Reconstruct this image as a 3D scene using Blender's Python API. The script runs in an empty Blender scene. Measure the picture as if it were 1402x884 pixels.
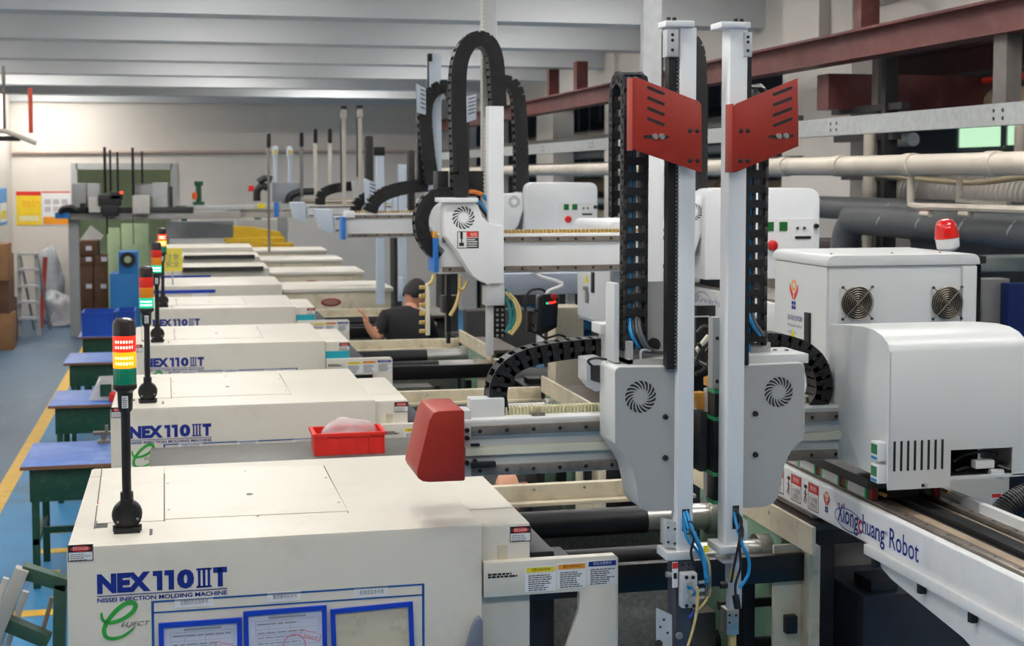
import bpy, bmesh, math, random
from mathutils import Vector, Matrix
random.seed(7)
SC = bpy.context.scene
COL = SC.collection
# ---------------------------------------------------------------- camera
W_PX, H_PX = 1402.0, 884.0
FPX = W_PX * 50.0 / 36.0
CAM_H = 2.626
PITCH = math.radians(3.5)
YAW = math.atan((701 - 252) * math.cos(PITCH) / FPX)
CY = 240 + FPX * math.tan(PITCH)
_s, _c, _sp, _cp = math.sin(YAW), math.cos(YAW), math.sin(PITCH), math.cos(PITCH)
FWD = Vector((_s * _cp, _c * _cp, -_sp)); RGT = Vector((_c, -_s, 0)); UPV = Vector((_s * _sp, _c * _sp, _cp))
cam_d = bpy.data.cameras.new('camera'); cam = bpy.data.objects.new('camera', cam_d); COL.objects.link(cam)
cam_d.lens = 50; cam_d.sensor_width = 36; cam_d.sensor_fit = 'HORIZONTAL'
cam_d.shift_y = -(442 - CY) / W_PX
cam_d.clip_start = 0.05; cam_d.clip_end = 200
cam.matrix_world = Matrix(((RGT.x, UPV.x, -FWD.x, 0), (RGT.y, UPV.y, -FWD.y, 0), (RGT.z, UPV.z, -FWD.z, CAM_H), (0, 0, 0, 1)))
cam_d.dof.use_dof = True; cam_d.dof.focus_distance = 4.35; cam_d.dof.aperture_fstop = 6.3
SC.camera = cam
# ---------------------------------------------------------------- world, exposure, light
SC.view_settings.view_transform = 'Standard'; SC.view_settings.look = 'None'
SC.view_settings.gamma = 1.0; SC.view_settings.use_curve_mapping = False
SC.view_settings.exposure = 0.0
wd = bpy.data.worlds.new('world'); SC.world = wd; wd.use_nodes = True
bg = wd.node_tree.nodes['Background']; bg.inputs[0].default_value = (1.0, 0.965, 0.91, 1); bg.inputs[1].default_value = 0.72
LAMP_W = 26.0          # each added ceiling tube lamp
LAMP_ROW = {1.1: 1.0, 8.8: .85, 11.4: .75, 13.96: .7, 16.5: .7, 19.1: .9, 21.7: 1.3, 24.3: 2.2, 26.7: 2.0}     # lamp strength per row, tuned to light each zone
LAMP_COL = (1.0, 0.97, 0.92)
# positions (x, y) of the added, unseen ceiling tube lamps: mostly between the beams
LAMPS = [(x, y) for y in (1.1, 3.7, 6.25, 8.8, 11.4, 13.96, 16.5, 19.1) for x in (-3.2, 0.2, 3.4)] + [(-2.4, 21.7), (.6, 21.7), (2.6, 24.3), (-2.4, 26.7), (7.6, 5.4), (7.6, 9.6)]  # last two are added to brighten the dark hall beyond

def ray(x, y):
    return FWD + RGT * ((x - 701) / FPX) - UPV * ((y - CY) / FPX)
def at(x, y, Y):
    d = ray(x, y); k = Y / d.y
    return Vector((d.x * k, Y, CAM_H + d.z * k))
def atX(x, y, X):
    d = ray(x, y); k = X / d.x
    return Vector((X, d.y * k, CAM_H + d.z * k))
def atZ(x, y, Z):
    d = ray(x, y); k = (Z - CAM_H) / d.z
    return Vector((d.x * k, d.y * k, Z))
# ---------------------------------------------------------------- materials
def lin(c):
    r = []
    for v in c[:3]:
        v = v / 255.0
        r.append(v / 12.92 if v <= .04045 else ((v + .055) / 1.055) ** 2.4)
    return (*r, 1)
MATS = {}
def mat(name, col, rough=.5, metal=0.0, var=.06, scale=6.0, bump=0.0, bscale=None, dirt=None, dirt_amt=.0, dscale=3.0, stretch=(1, 1, 1), emit=None, estr=0.0, spec=.5, trans=0.0, coat=0.0, ior=1.45, alpha=1.0):
    if name in MATS: return MATS[name]
    m = bpy.data.materials.new(name); m.use_nodes = True; nt = m.node_tree; N = nt.nodes; L = nt.links
    b = N['Principled BSDF']; b.inputs['Roughness'].default_value = rough; b.inputs['Metallic'].default_value = metal
    b.inputs['Specular IOR Level'].default_value = spec; b.inputs['Base Color'].default_value = lin(col)
    b.inputs['Transmission Weight'].default_value = trans; b.inputs['Coat Weight'].default_value = coat; b.inputs['IOR'].default_value = ior
    b.inputs['Alpha'].default_value = alpha
    tc = N.new('ShaderNodeTexCoord'); mp = N.new('ShaderNodeMapping'); mp.inputs['Scale'].default_value = stretch
    L.new(tc.outputs['Object'], mp.inputs['Vector'])
    no = N.new('ShaderNodeTexNoise'); no.inputs['Scale'].default_value = scale; no.inputs['Detail'].default_value = 4
    L.new(mp.outputs[0], no.inputs['Vector'])
    rp = N.new('ShaderNodeValToRGB'); c = lin(col)
    rp.color_ramp.elements[0].position = .3; rp.color_ramp.elements[1].position = .7
    rp.color_ramp.elements[0].color = (*[max(0, v * (1 - var)) for v in c[:3]], 1)
    rp.color_ramp.elements[1].color = (*[min(1, v * (1 + var)) for v in c[:3]], 1)
    L.new(no.outputs['Fac'], rp.inputs['Fac']); out = rp.outputs[0]
    if dirt is not None:
        n2 = N.new('ShaderNodeTexNoise'); n2.inputs['Scale'].default_value = dscale; n2.inputs['Detail'].default_value = 8; n2.inputs['Roughness'].default_value = .7
        L.new(mp.outputs[0], n2.inputs['Vector'])
        r2 = N.new('ShaderNodeValToRGB'); r2.color_ramp.elements[0].position = .52; r2.color_ramp.elements[1].position = .72
        r2.color_ramp.elements[0].color = (0, 0, 0, 1); r2.color_ramp.elements[1].color = (dirt_amt,) * 3 + (1,)
        L.new(n2.outputs['Fac'], r2.inputs['Fac'])
        mx = N.new('ShaderNodeMix'); mx.data_type = 'RGBA'; mx.inputs[7].default_value = lin(dirt)
        L.new(r2.outputs[0], mx.inputs[0]); L.new(out, mx.inputs[6]); out = mx.outputs[2]
    L.new(out, b.inputs['Base Color'])
    if bump:
        bn = N.new('ShaderNodeBump'); bn.inputs['Strength'].default_value = bump; bn.inputs['Distance'].default_value = .004
        n3 = N.new('ShaderNodeTexNoise'); n3.inputs['Scale'].default_value = bscale or scale * 6; n3.inputs['Detail'].default_value = 3
        L.new(mp.outputs[0], n3.inputs['Vector']); L.new(n3.outputs['Fac'], bn.inputs['Height']); L.new(bn.outputs[0], b.inputs['Normal'])
    if emit is not None:
        b.inputs['Emission Color'].default_value = lin(emit); b.inputs['Emission Strength'].default_value = estr
    MATS[name] = m
    return m
cream = mat('cream_paint', (215, 209, 196), .42, var=.025, scale=2.2, dirt=(150, 135, 110), dirt_amt=.22, dscale=2.5)
creamd = mat('cream_paint_worn', (208, 197, 172), .5, var=.06, scale=5, dirt=(110, 95, 70), dirt_amt=.55, dscale=7)
white = mat('white_robot_paint', (206, 208, 207), .35, var=.02, scale=3)
railw = mat('white_rail_paint', (232, 232, 231), .38, var=.02, scale=3, dirt=(140, 130, 115), dirt_amt=.15, dscale=12)
white2 = mat('bright_white_paint', (234, 236, 238), .35, var=.02)
bluew = mat('pale_blue_white_paint', (205, 216, 230), .35, var=.02)
greyp = mat('grey_cover_paint', (164, 165, 163), .42, var=.02, scale=4)
red = mat('red_powder_coat', (146, 36, 22), .42, var=.06, scale=40, bump=.12, bscale=300)
black = mat('black_plastic', (24, 24, 26), .45, var=.15, scale=20)
blackm = mat('black_oxide_steel', (30, 30, 32), .38, metal=.4, var=.2, scale=9)
dark = mat('dark_interior_metal', (46, 45, 46), .6, var=.3, scale=5)
navy = mat('navy_black_paint', (33, 36, 45), .45, var=.15, scale=8)
steel = mat('brushed_steel', (176, 174, 170), .32, metal=.85, var=.1, scale=14, stretch=(1, 1, 8))
alu = mat('machined_aluminium', (198, 200, 202), .4, metal=.25, var=.07, scale=20)
railm = mat('oily_rail_steel', (140, 131, 122), .35, metal=.6, var=.25, scale=12, dirt=(74, 55, 40), dirt_amt=.5, dscale=16)
gspeck = mat('speckled_grey_steel', (112, 112, 108), .5, metal=.3, var=.25, scale=60, dirt=(160, 160, 155), dirt_amt=.5, dscale=40)
pgreen = mat('pale_green_platen_paint', (112, 146, 122), .5, var=.08, dirt=(60, 70, 58), dirt_amt=.6, dscale=6)
bgreen = mat('bench_green_paint', (20, 66, 48), .45, var=.12, dirt=(120, 130, 120), dirt_amt=.25, dscale=14)
btop = mat('blue_bench_mat', (74, 112, 186), .4, var=.1, scale=4, dirt=(150, 170, 205), dirt_amt=.55, dscale=4)
belt = mat('cream_belt', (214, 211, 190), .5, var=.04)
rack = mat('beige_rack_teeth', (205, 200, 165), .55, var=.05)
ink = mat('blue_ink', (16, 40, 128), .5, var=.02)
inkk = mat('black_ink', (28, 28, 30), .5, var=.02)
inkg = mat('grey_ink', (120, 120, 124), .5, var=.02)
inkr = mat('red_ink', (206, 44, 34), .5, var=.02)
inkp = mat('pink_stamp_ink', (220, 120, 140), .5, var=.02)
inkgreen = mat('green_ink', (52, 158, 60), .5, var=.18, scale=7)
paper = mat('white_sticker', (232, 232, 232), .5, var=.015)
paperb = mat('bluish_paper', (214, 214, 228), .5, var=.02)
yell = mat('yellow_sticker', (238, 212, 40), .5, var=.03)
orange = mat('orange_sticker', (236, 152, 40), .5, var=.03)
bframe = mat('blue_frame_plastic', (20, 60, 178), .4, var=.04)
hose_b = mat('blue_air_hose', (32, 130, 186), .35, var=.05)
hose_y = mat('tan_air_hose', (196, 172, 112), .35, var=.05)
hose_t = mat('teal_air_hose', (30, 110, 110), .35, var=.05)
hose_k = mat('black_cable', (26, 26, 28), .45, var=.05)
hose_g = mat('grey_cable', (92, 94, 98), .45, var=.05)
bolt = mat('bolt_steel', (190, 190, 188), .3, metal=.8, var=.1)
amber = mat('orange_block', (214, 150, 62), .5, var=.05)
pvc = mat('aged_pvc_pipe', (196, 186, 172), .45, var=.06, scale=4, dirt=(130, 112, 92), dirt_amt=.5, dscale=3)
galv = mat('galvanised_steel', (176, 180, 180), .45, metal=.35, var=.1, scale=25)
maroon = mat('maroon_steel_paint', (92, 46, 43), .5, var=.1, scale=2.5, dirt=(150, 110, 105), dirt_amt=.25, dscale=5)
duct = mat('grey_duct_wrap', (92, 94, 96), .4, var=.12, scale=7, bump=.3, bscale=9)
skin = mat('skin', (206, 150, 122), .5, var=.06)
shirt = mat('black_shirt', (22, 22, 26), .8, var=.2, bump=.3, bscale=8)
hair = mat('black_hair', (18, 16, 16), .6, var=.2, scale=60)
card = mat('brown_cardboard', (132, 96, 62), .75, var=.12)
cardd = mat('dark_cardboard', (88, 62, 44), .8, var=.15)
sky_blue = mat('blue_plastic_bin', (26, 76, 176), .4, var=.08)
steelblue = mat('blue_cabinet_paint', (28, 104, 164), .45, var=.06)
ygold = mat('dull_yellow_paint', (176, 146, 26), .5, var=.1)
lgreen = mat('light_green_panel', (146, 162, 128), .6, var=.05)
# ---------------------------------------------------------------- mesh builder
class MB:
    def __init__(s): s.v = []; s.f = []
    def add(s, vs, fs):
        n = len(s.v); s.v += [tuple(v) for v in vs]; s.f += [tuple(i + n for i in q) for q in fs]; return s
    def box(s, x0, x1, y0, y1, z0, z1):
        return s.add([(x0, y0, z0), (x1, y0, z0), (x1, y1, z0), (x0, y1, z0), (x0, y0, z1), (x1, y0, z1), (x1, y1, z1), (x0, y1, z1)],
                     [(0, 3, 2, 1), (4, 5, 6, 7), (0, 1, 5, 4), (1, 2, 6, 5), (2, 3, 7, 6), (3, 0, 4, 7)])
    def obox(s, o, ax, ay, az):      # box from a corner and three edge vectors
        o, ax, ay, az = map(Vector, (o, ax, ay, az))
        return s.add([o, o + ax, o + ax + ay, o + ay, o + az, o + ax + az, o + ax + ay + az, o + ay + az],
                     [(0, 3, 2, 1), (4, 5, 6, 7), (0, 1, 5, 4), (1, 2, 6, 5), (2, 3, 7, 6), (3, 0, 4, 7)])
    def prism(s, pts, axis, a, b):   # pts 2-D, extruded along the axis from a to b
        n = len(pts)
        def P(p, t):
            return {'y': (p[0], t, p[1]), 'x': (t, p[0], p[1]), 'z': (p[0], p[1], t)}[axis]
        vs = [P(p, a) for p in pts] + [P(p, b) for p in pts]
        fs = [tuple(range(n)), tuple(range(2 * n - 1, n - 1, -1))] + [(i, n + i, n + (i + 1) % n, (i + 1) % n) for i in range(n)]
        return s.add(vs, fs)
    def pxprism(s, pts, Y0, Y1):     # outline traced at depth Y0, extruded to Y1
        q = [at(x, y, Y0) for x, y in pts]
        return s.prism([(p.x, p.z) for p in q], 'y', Y0, Y1)
    def cyl(s, p0, p1, r, r1=None, n=14):
        p0, p1 = Vector(p0), Vector(p1); r1 = r if r1 is None else r1
        d = (p1 - p0).normalized(); u = d.orthogonal().normalized(); w = d.cross(u)
        vs = [p0 + (u * math.cos(2 * math.pi * i / n) + w * math.sin(2 * math.pi * i / n)) * r for i in range(n)]
        vs += [p1 + (u * math.cos(2 * math.pi * i / n) + w * math.sin(2 * math.pi * i / n)) * r1 for i in range(n)]
        return s.add(vs, [tuple(range(n - 1, -1, -1)), tuple(range(n, 2 * n))] + [(i, (i + 1) % n, n + (i + 1) % n, n + i) for i in range(n)])
    def lathe(s, o, axis, prof, n=18):   # prof: (radius, height along the axis)
        o, d = Vector(o), Vector(axis).normalized(); u = d.orthogonal().normalized(); w = d.cross(u)
        vs = [o + d * h + (u * math.cos(2 * math.pi * i / n) + w * math.sin(2 * math.pi * i / n)) * max(r, 1e-4) for r, h in prof for i in range(n)]
        fs = [(k * n + i, k * n + (i + 1) % n, (k + 1) * n + (i + 1) % n, (k + 1) * n + i) for k in range(len(prof) - 1) for i in range(n)]
        fs += [tuple(range(n - 1, -1, -1)), tuple(range((len(prof) - 1) * n, len(prof) * n))]
        return s.add(vs, fs)
    def tube(s, pts, r, n=8, sub=4):
        pts = spline([Vector(p) for p in pts], sub) if sub > 1 else [Vector(p) for p in pts]
        rings = []; u = None
        for i, p in enumerate(pts):
            t = (pts[min(i + 1, len(pts) - 1)] - pts[max(i - 1, 0)]).normalized()
            u = t.orthogonal().normalized() if u is None else (u - t * u.dot(t)).normalized()
            w = t.cross(u)
            rings.append([p + (u * math.cos(2 * math.pi * k / n) + w * math.sin(2 * math.pi * k / n)) * r for k in range(n)])
        m = len(rings); fs = [tuple(range(n - 1, -1, -1)), tuple(range((m - 1) * n, m * n))]
        fs += [(k * n + i, k * n + (i + 1) % n, (k + 1) * n + (i + 1) % n, (k + 1) * n + i) for k in range(m - 1) for i in range(n)]
        return s.add([v for q in rings for v in q], fs)
    def strip(s, pts, widths, nrm, t=.0006):     # flat ribbon lettering stroke, lying in the plane of normal nrm
        nrm = Vector(nrm); m = len(pts); a = []; b = []
        for i, p in enumerate(pts):
            tg = (pts[min(i + 1, m - 1)] - pts[max(i - 1, 0)]).normalized(); sd = tg.cross(nrm).normalized() * widths[i] / 2
            a.append(p + sd + nrm * t); b.append(p - sd + nrm * t)
        return s.add(a + b, [(i, i + 1, m + i + 1, m + i) for i in range(m - 1)])
    def mesh(s, name, material, bevel=0.0, smooth=35):
        me = bpy.data.meshes.new(name)
        bm = bmesh.new()
        bv = [bm.verts.new(v) for v in s.v]
        for q in s.f:
            try: bm.faces.new([bv[i] for i in q])
            except ValueError: pass
        bmesh.ops.recalc_face_normals(bm, faces=bm.faces)
        if bevel:
            ed = [e for e in bm.edges if len(e.link_faces) == 2 and e.calc_face_angle(0) > .6]
            bmesh.ops.bevel(bm, geom=ed, offset=bevel, segments=2, profile=.6, affect='EDGES', clamp_overlap=True)
        bm.to_mesh(me); bm.free()
        if material: me.materials.append(material)
        if smooth:
            me.shade_smooth()
            me.set_sharp_from_angle(angle=math.radians(smooth))
        return me
    def build(s, name, material, parent=None, bevel=0.0, smooth=35):
        return link(name, s.mesh(name, material, bevel, smooth), parent)
def link(name, data, parent=None):
    o = bpy.data.objects.new(name, data); COL.objects.link(o)
    if parent is not None:
        o.parent = parent
        if parent.parent is None and parent.type == 'EMPTY': o.location = -parent.location
    return o
def spline(p, sub):
    out = []
    for i in range(len(p) - 1):
        a = p[max(i - 1, 0)]; b = p[i]; c = p[i + 1]; d = p[min(i + 2, len(p) - 1)]
        for k in range(sub):
            t = k / sub
            out.append(.5 * ((2 * b) + (c - a) * t + (2 * a - 5 * b + 4 * c - d) * t * t + (3 * b - a - 3 * c + d) * t ** 3))
    out.append(p[-1]); return out
def tag(o, label=None, cat=None, group=None, kind=None):
    for k, v in (('label', label), ('category', cat), ('group', group), ('kind', kind)):
        if v: o[k] = v
    return o
def thing(name, label, cat, loc=(0, 0, 0), group=None):
    o = bpy.data.objects.new(name, None); COL.objects.link(o); o.location = loc; o.empty_display_size = .1
    return tag(o, label, cat, group)
def copy_tree(o, parent=None):
    c = o.copy(); COL.objects.link(c); c.parent = parent
    for ch in list(o.children): copy_tree(ch, c)
    return c
def B(x0, x1, y0, y1, z0, z1): return MB().box(x0, x1, y0, y1, z0, z1)
def rrect(x0, x1, z0, z1, r, n=4, corners='abcd'):
    pts = []
    for key, cx, cz, a0 in (('a', x1 - r, z1 - r, 0), ('b', x0 + r, z1 - r, 90), ('c', x0 + r, z0 + r, 180), ('d', x1 - r, z0 + r, 270)):
        if key in corners:
            pts += [(cx + r * math.cos(math.radians(a0 + 90 * k / n)), cz + r * math.sin(math.radians(a0 + 90 * k / n))) for k in range(n + 1)]
        else:
            pts.append({'a': (x1, z1), 'b': (x0, z1), 'c': (x0, z0), 'd': (x1, z0)}[key])
    return pts
# ---------------------------------------------------------------- flat print
def text(name, body, org, xd, ud, w, h, material, parent, lift=.0008, shear=0.0, bold=0.0, fixh=True):
    cu = bpy.data.curves.new('tmp', 'FONT'); cu.body = body; cu.offset = bold; cu.shear = shear; cu.resolution_u = 3
    ob = bpy.data.objects.new('tmp', cu); COL.objects.link(ob)
    me = bpy.data.meshes.new_from_object(ob.evaluated_get(bpy.context.evaluated_depsgraph_get()))
    bpy.data.objects.remove(ob); bpy.data.curves.remove(cu)
    xs = [v.co.x for v in me.vertices]; ys = [v.co.y for v in me.vertices]
    x0, x1, y0, y1 = min(xs), max(xs), min(ys), max(ys)
    xd, ud, org = Vector(xd).normalized(), Vector(ud).normalized(), Vector(org); nd = xd.cross(ud)
    sx = w / (x1 - x0); sy = h / (y1 - y0) if fixh else sx
    for v in me.vertices:
        v.co = org + xd * ((v.co.x - x0) * sx) + ud * ((v.co.y - y0) * sy) + nd * lift
    me.name = name; me.materials.clear(); me.materials.append(material)
    return link(name, me, parent)
def plane_rect(mb, org, xd, ud, x0, x1, u0, u1, lift=.0004):
    xd, ud, org = Vector(xd), Vector(ud), Vector(org); n = xd.cross(ud) * lift
    mb.add([org + xd * a + ud * b + n for a, b in ((x0, u0), (x1, u0), (x1, u1), (x0, u1))], [(0, 1, 2, 3)])
def lines(mb, org, xd, ud, x0, x1, u_list, h, rnd, lift=.0009):
    for u in u_list:
        x = x0; end = x1 - rnd.random() * (x1 - x0) * .35
        while x < end:
            w = rnd.uniform(.08, .2) * (x1 - x0)
            plane_rect(mb, org, xd, ud, x, min(x + w, end), u, u + h, lift); x += w + (x1 - x0) * .025
XP, YP, ZP = Vector((1, 0, 0)), Vector((0, 1, 0)), Vector((0, 0, 1))
def sticker(parent, org, xd, ud, w, h, head=None, head_h=.3, name='warning_sticker', body_ink=None, nlines=5, border=False, headtext=None, headcol=None, oval=False, seed=1):
    xd, ud, org = Vector(xd), Vector(ud), Vector(org); nd = xd.cross(ud); rnd = random.Random(seed)
    p = MB().obox(org, xd * w, ud * h, nd * .0006).build(name, paper, parent, smooth=0)
    if border:
        mb = MB(); t = .035 * w
        for a in ((0, w, 0, t), (0, w, h - t, h), (0, t, 0, h), (w - t, w, 0, h)): plane_rect(mb, org, xd, ud, *a, lift=.0008)
        mb.build('border', inkk, p, smooth=0)
    if head:
        mb = MB(); plane_rect(mb, org, xd, ud, .04 * w, .96 * w, h * (1 - head_h), h * .96, .0009); mb.build('header', inkk if oval else head, p, smooth=0)
        if oval:
            mb = MB(); cx, cu, rx, ru = w / 2, h * (.98 - head_h / 2), w * .4, h * head_h * .38
            mb.add([org + xd * (cx + rx * math.cos(a)) + ud * (cu + ru * math.sin(a)) + nd * .0012 for a in [2 * math.pi * i / 20 for i in range(20)]], [tuple(range(20))]); mb.build('header_oval', head, p, smooth=0)
        if headtext:
            text('header_text', headtext, org + xd * w * .2 + ud * h * (1 - head_h * .74), xd, ud, w * .6, h * head_h * .48, headcol or paper, p, lift=.0016)
    if nlines:
        mb = MB(); top = h * (1 - (head_h if head else 0)) * .92; st = top / (nlines + .5)
        lines(mb, org, xd, ud, .1 * w, .92 * w, [st * (k + .45) for k in range(nlines)], st * .45, rnd); mb.build('fine_print', body_ink or inkg, p, smooth=0)
    return p
def screws(parent, pts, nd, r=.004, material=None, name='screw', proud=.003):
    nd = Vector(nd); me = None
    for p in pts:
        if me is None: me = MB().cyl((0, 0, 0), nd * proud, r, r * .8, 10).mesh(name, material or bolt)
        o = link(name, me, parent); o.location = o.location + Vector(p)
# ---------------------------------------------------------------- cable chains
def link_mesh(L, w, h, name='chain_link', closed=True):
    # local x along the run, y across the width, z the thickness
    mb = MB(); t = w * .12
    for s in (-1, 1):
        pr = [(-L * .56, -h * .3), (-L * .46, -h * .5), (L * .42, -h * .5), (L * .56, -h * .38), (L * .56, h * .38), (L * .42, h * .5), (-L * .46, h * .5), (-L * .56, h * .3)]
        y = s * (w / 2 - t / 2); mb.prism(pr, 'y', y - t / 2, y + t / 2)
        mb.cyl((L * .3, y - s * 0, 0), (L * .3, y + s * t * .8, 0), h * .16, n=8)
        mb.prism([(-L * .2, -h * .25), (L * .05, -h * .25), (L * .05, h * .25), (-L * .2, h * .25)], 'y', y, y + s * t * .75)
    for z in (-1, 1):
        zz = z * h * .42
        mb.box(-L * .26, L * .26, -w / 2 + t, w / 2 - t, zz - h * .07, zz + h * .07)
    return mb.mesh(name, black)
def chain(parent, path, width_dir, pitch, w, h, name='cable_chain', lm=None, sub=10, spine=None):
    pts = spline([Vector(p) for p in path], sub)
    ln = [0]
    for a, b in zip(pts, pts[1:]): ln.append(ln[-1] + (b - a).length)
    def pos(d):
        d = max(0, min(d, ln[-1]))
        for i in range(len(ln) - 1):
            if ln[i + 1] >= d:
                f = (d - ln[i]) / max(1e-9, ln[i + 1] - ln[i]); return pts[i].lerp(pts[i + 1], f)
        return pts[-1]
    wd = Vector(width_dir).normalized(); lm = lm or link_mesh(pitch, w, h)
    n = max(2, int(ln[-1] / pitch))
    # the wires the chain carries make its part, the links hang under it
    core = MB()
    for k, off in enumerate((-.25, 0, .25)): core.tube([p + wd * (off * w) for p in pts[::4] + [pts[-1]]], h * .17, n=6, sub=1)
    c = core.build(name, spine or hose_k, parent)
    for k in range(n):
        d = (k + .5) * ln[-1] / n; p = pos(d); t = (pos(d + pitch * .5) - pos(d - pitch * .5)).normalized(); nz = t.cross(wd).normalized(); wy = nz.cross(t)
        o = link('chain_link', lm, c)
        o.matrix_local = Matrix(((t.x, wy.x, nz.x, p.x), (t.y, wy.y, nz.y, p.y), (t.z, wy.z, nz.z, p.z), (0, 0, 0, 1)))
    return c
def fan_slots(parent, c, r0, r1, n, nd=(0, -1, 0), material=None, name='fan_vent'):
    mb = MB(); c = Vector(c)
    for k in range(n):
        a = 2 * math.pi * k / n; A = []; Bq = []
        for j in range(5):
            t = j / 4; r = r0 + (r1 - r0) * t; th = a + .55 * t; hw = .02 + .36 / n * 2.9 * t * (1 - .35 * t) + .05 * (t > .2)
            A.append(c + Vector((math.cos(th - hw) * r, -.0007, math.sin(th - hw) * r))); Bq.append(c + Vector((math.cos(th + hw) * r, -.0007, math.sin(th + hw) * r)))
        m = len(A); mb.add(A + Bq, [(i, i + 1, m + i + 1, m + i) for i in range(m - 1)])
    return mb.build(name, material or inkk, parent, smooth=0)
# ================================================================ the setting
def struct(name, mb, m, parent=None, smooth=0, bevel=0):
    o = mb.build(name, m, parent, smooth=smooth, bevel=bevel)
    if parent is None: o['kind'] = 'structure'
    return o
WB = 28.0; XR = 5.3; ZS = 4.55; ZB = 4.0
floorm = mat('blue_epoxy_floor', (44, 122, 170), .5, var=.1, scale=.8, dirt=(62, 74, 82), dirt_amt=.85, dscale=.55, bump=.05, bscale=40)
wallm = mat('white_wall_paint', (220, 213, 204), .7, var=.03, scale=.7, dirt=(170, 158, 145), dirt_amt=.25, dscale=.6)
ceilm = mat('grey_ceiling_paint', (206, 208, 210), .7, var=.03, scale=.5)
struct('floor', B(-9, 12, -5, 30.5, -.1, 0), floorm)
aislem = mat('worn_aisle_floor', (58, 88, 112), .45, var=.2, scale=.9, dirt=(120, 134, 142), dirt_amt=.45, dscale=1.1, stretch=(1, .35, 1), bump=.05, bscale=40)
struct('floor_walkway', B(-9, -1.56, -4.9, WB - .02, 0, .0015), aislem)
ylm = mat('yellow_line_paint', (214, 168, 48), .5, var=.08, dirt=(120, 110, 80), dirt_amt=.5, dscale=5)
mk = struct('trim_1', B(-1.56, -1.43, 6, 27, .001, .004), ylm)
for i, (x, y, w) in enumerate(((77, 754, .3), (82, 727, .12), (38, 840, .3), (60, 785, .2))):
    p = atZ(x, y, 0); B(p.x - w / 2, p.x + w / 2, p.y - .06, p.y + .06, .001, .004).build('floor_dash', ylm, mk, smooth=0)
# ceiling slab with its cross beams
ce = struct('ceiling', B(-9, XR + .3, -5, WB + .3, ZS, ZS + .2), ceilm)
for k in range(-6, 7):
    y = 12.5 + 2.57 * k
    B(-9, XR + .02, y, y + .36, ZB, ZS).build('ceiling_beam', ceilm, ce, smooth=0)
# back wall with the storeroom opening
dl = at(104, 232, WB); dr = at(235, 232, WB)
struct('wall_back', B(-9, dl.x, WB, WB + .2, 0, ZS).box(dr.x, XR + .3, WB, WB + .2, 0, ZS).box(dl.x, dr.x, WB, WB + .2, dl.z, ZS), wallm)
struct('door_1', B(dl.x - .09, dl.x + .02, WB - .03, WB + .2, 0, dl.z + .12).box(dr.x - .02, dr.x + .1, WB - .03, WB + .2, 0, dl.z + .12).box(dl.x, dr.x, WB - .03, WB + .2, dl.z, dl.z + .12),
       mat('grey_door_frame', (168, 168, 166), .6))
struct('wall_storeroom', B(dl.x - .6, dr.x + .6, WB + 1.3, WB + 1.4, 0, 3.4), lgreen)
p = at(0, 203, WB); q = at(520, 203, WB)
struct('trim_2', MB().cyl((-3.1, WB - .05, 3.05), (XR, WB - .05, 3.1), .03, n=8), mat('pinkish_conduit', (190, 170, 158), .6))
struct('wall_left', B(-3.35, -3.13, 12, WB, 0, ZS), wallm)
# right wall: solid above the runway, pillars below, another hall behind
wr = struct('wall_right', B(XR, XR + .25, -3, WB, 3.62, ZS), wallm)
for y0, y1 in ((10.6, 11.95), (15.3, 15.75), (17.1, 17.5), (20.1, 21.1), (24.4, 25.0), (27.2, 28), (-3, 3.2)):
    B(XR - .06, XR + .25, y0, y1, 0, ZS).build('pillar', wallm, wr, smooth=0)
B(XR - .16, XR, 11.0, 11.75, 3.62, ZS).build('pillar', wallm, wr, smooth=0)
hallm = mat('blue_grey_hall_wall', (104, 104, 108), .7, var=.06)
struct('wall_hall', B(9.6, 9.8, -3, WB, 0, ZS), hallm)
struct('wall_hall_end', B(XR + .25, 9.8, WB, WB + .2, 0, ZS), hallm)
struct('wall_front', B(-9, 9.8, -5.2, -5, 0, ZS), wallm)
struct('ceiling_hall', B(XR + .25, 9.8, -3, WB, ZS - .2, ZS), mat('hall_ceiling', (170, 180, 190), .7))
winm = mat('lit_green_window', (196, 235, 196), .5, emit=(196, 240, 200), estr=1.0)
for i, (x0, x1, y0, y1) in enumerate(((1316, 1376, 172, 200), (1163, 1177, 189, 206), (1203, 1207, 187, 206), (1382, 1402, 172, 198))):
    a = atX(x0, y0, 9.58); b = atX(x1, y1, 9.58)
    w = struct('window_%d' % (i + 1), B(9.55, 9.6, b.y, a.y, b.z, a.z), winm)
    B(9.53, 9.56, b.y - .04, b.y + .02, b.z, a.z).box(9.53, 9.56, a.y - .02, a.y + .04, b.z, a.z).box(9.53, 9.56, b.y, a.y, b.z - .05, b.z).build('window_frame', galv, w, smooth=0)
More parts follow.
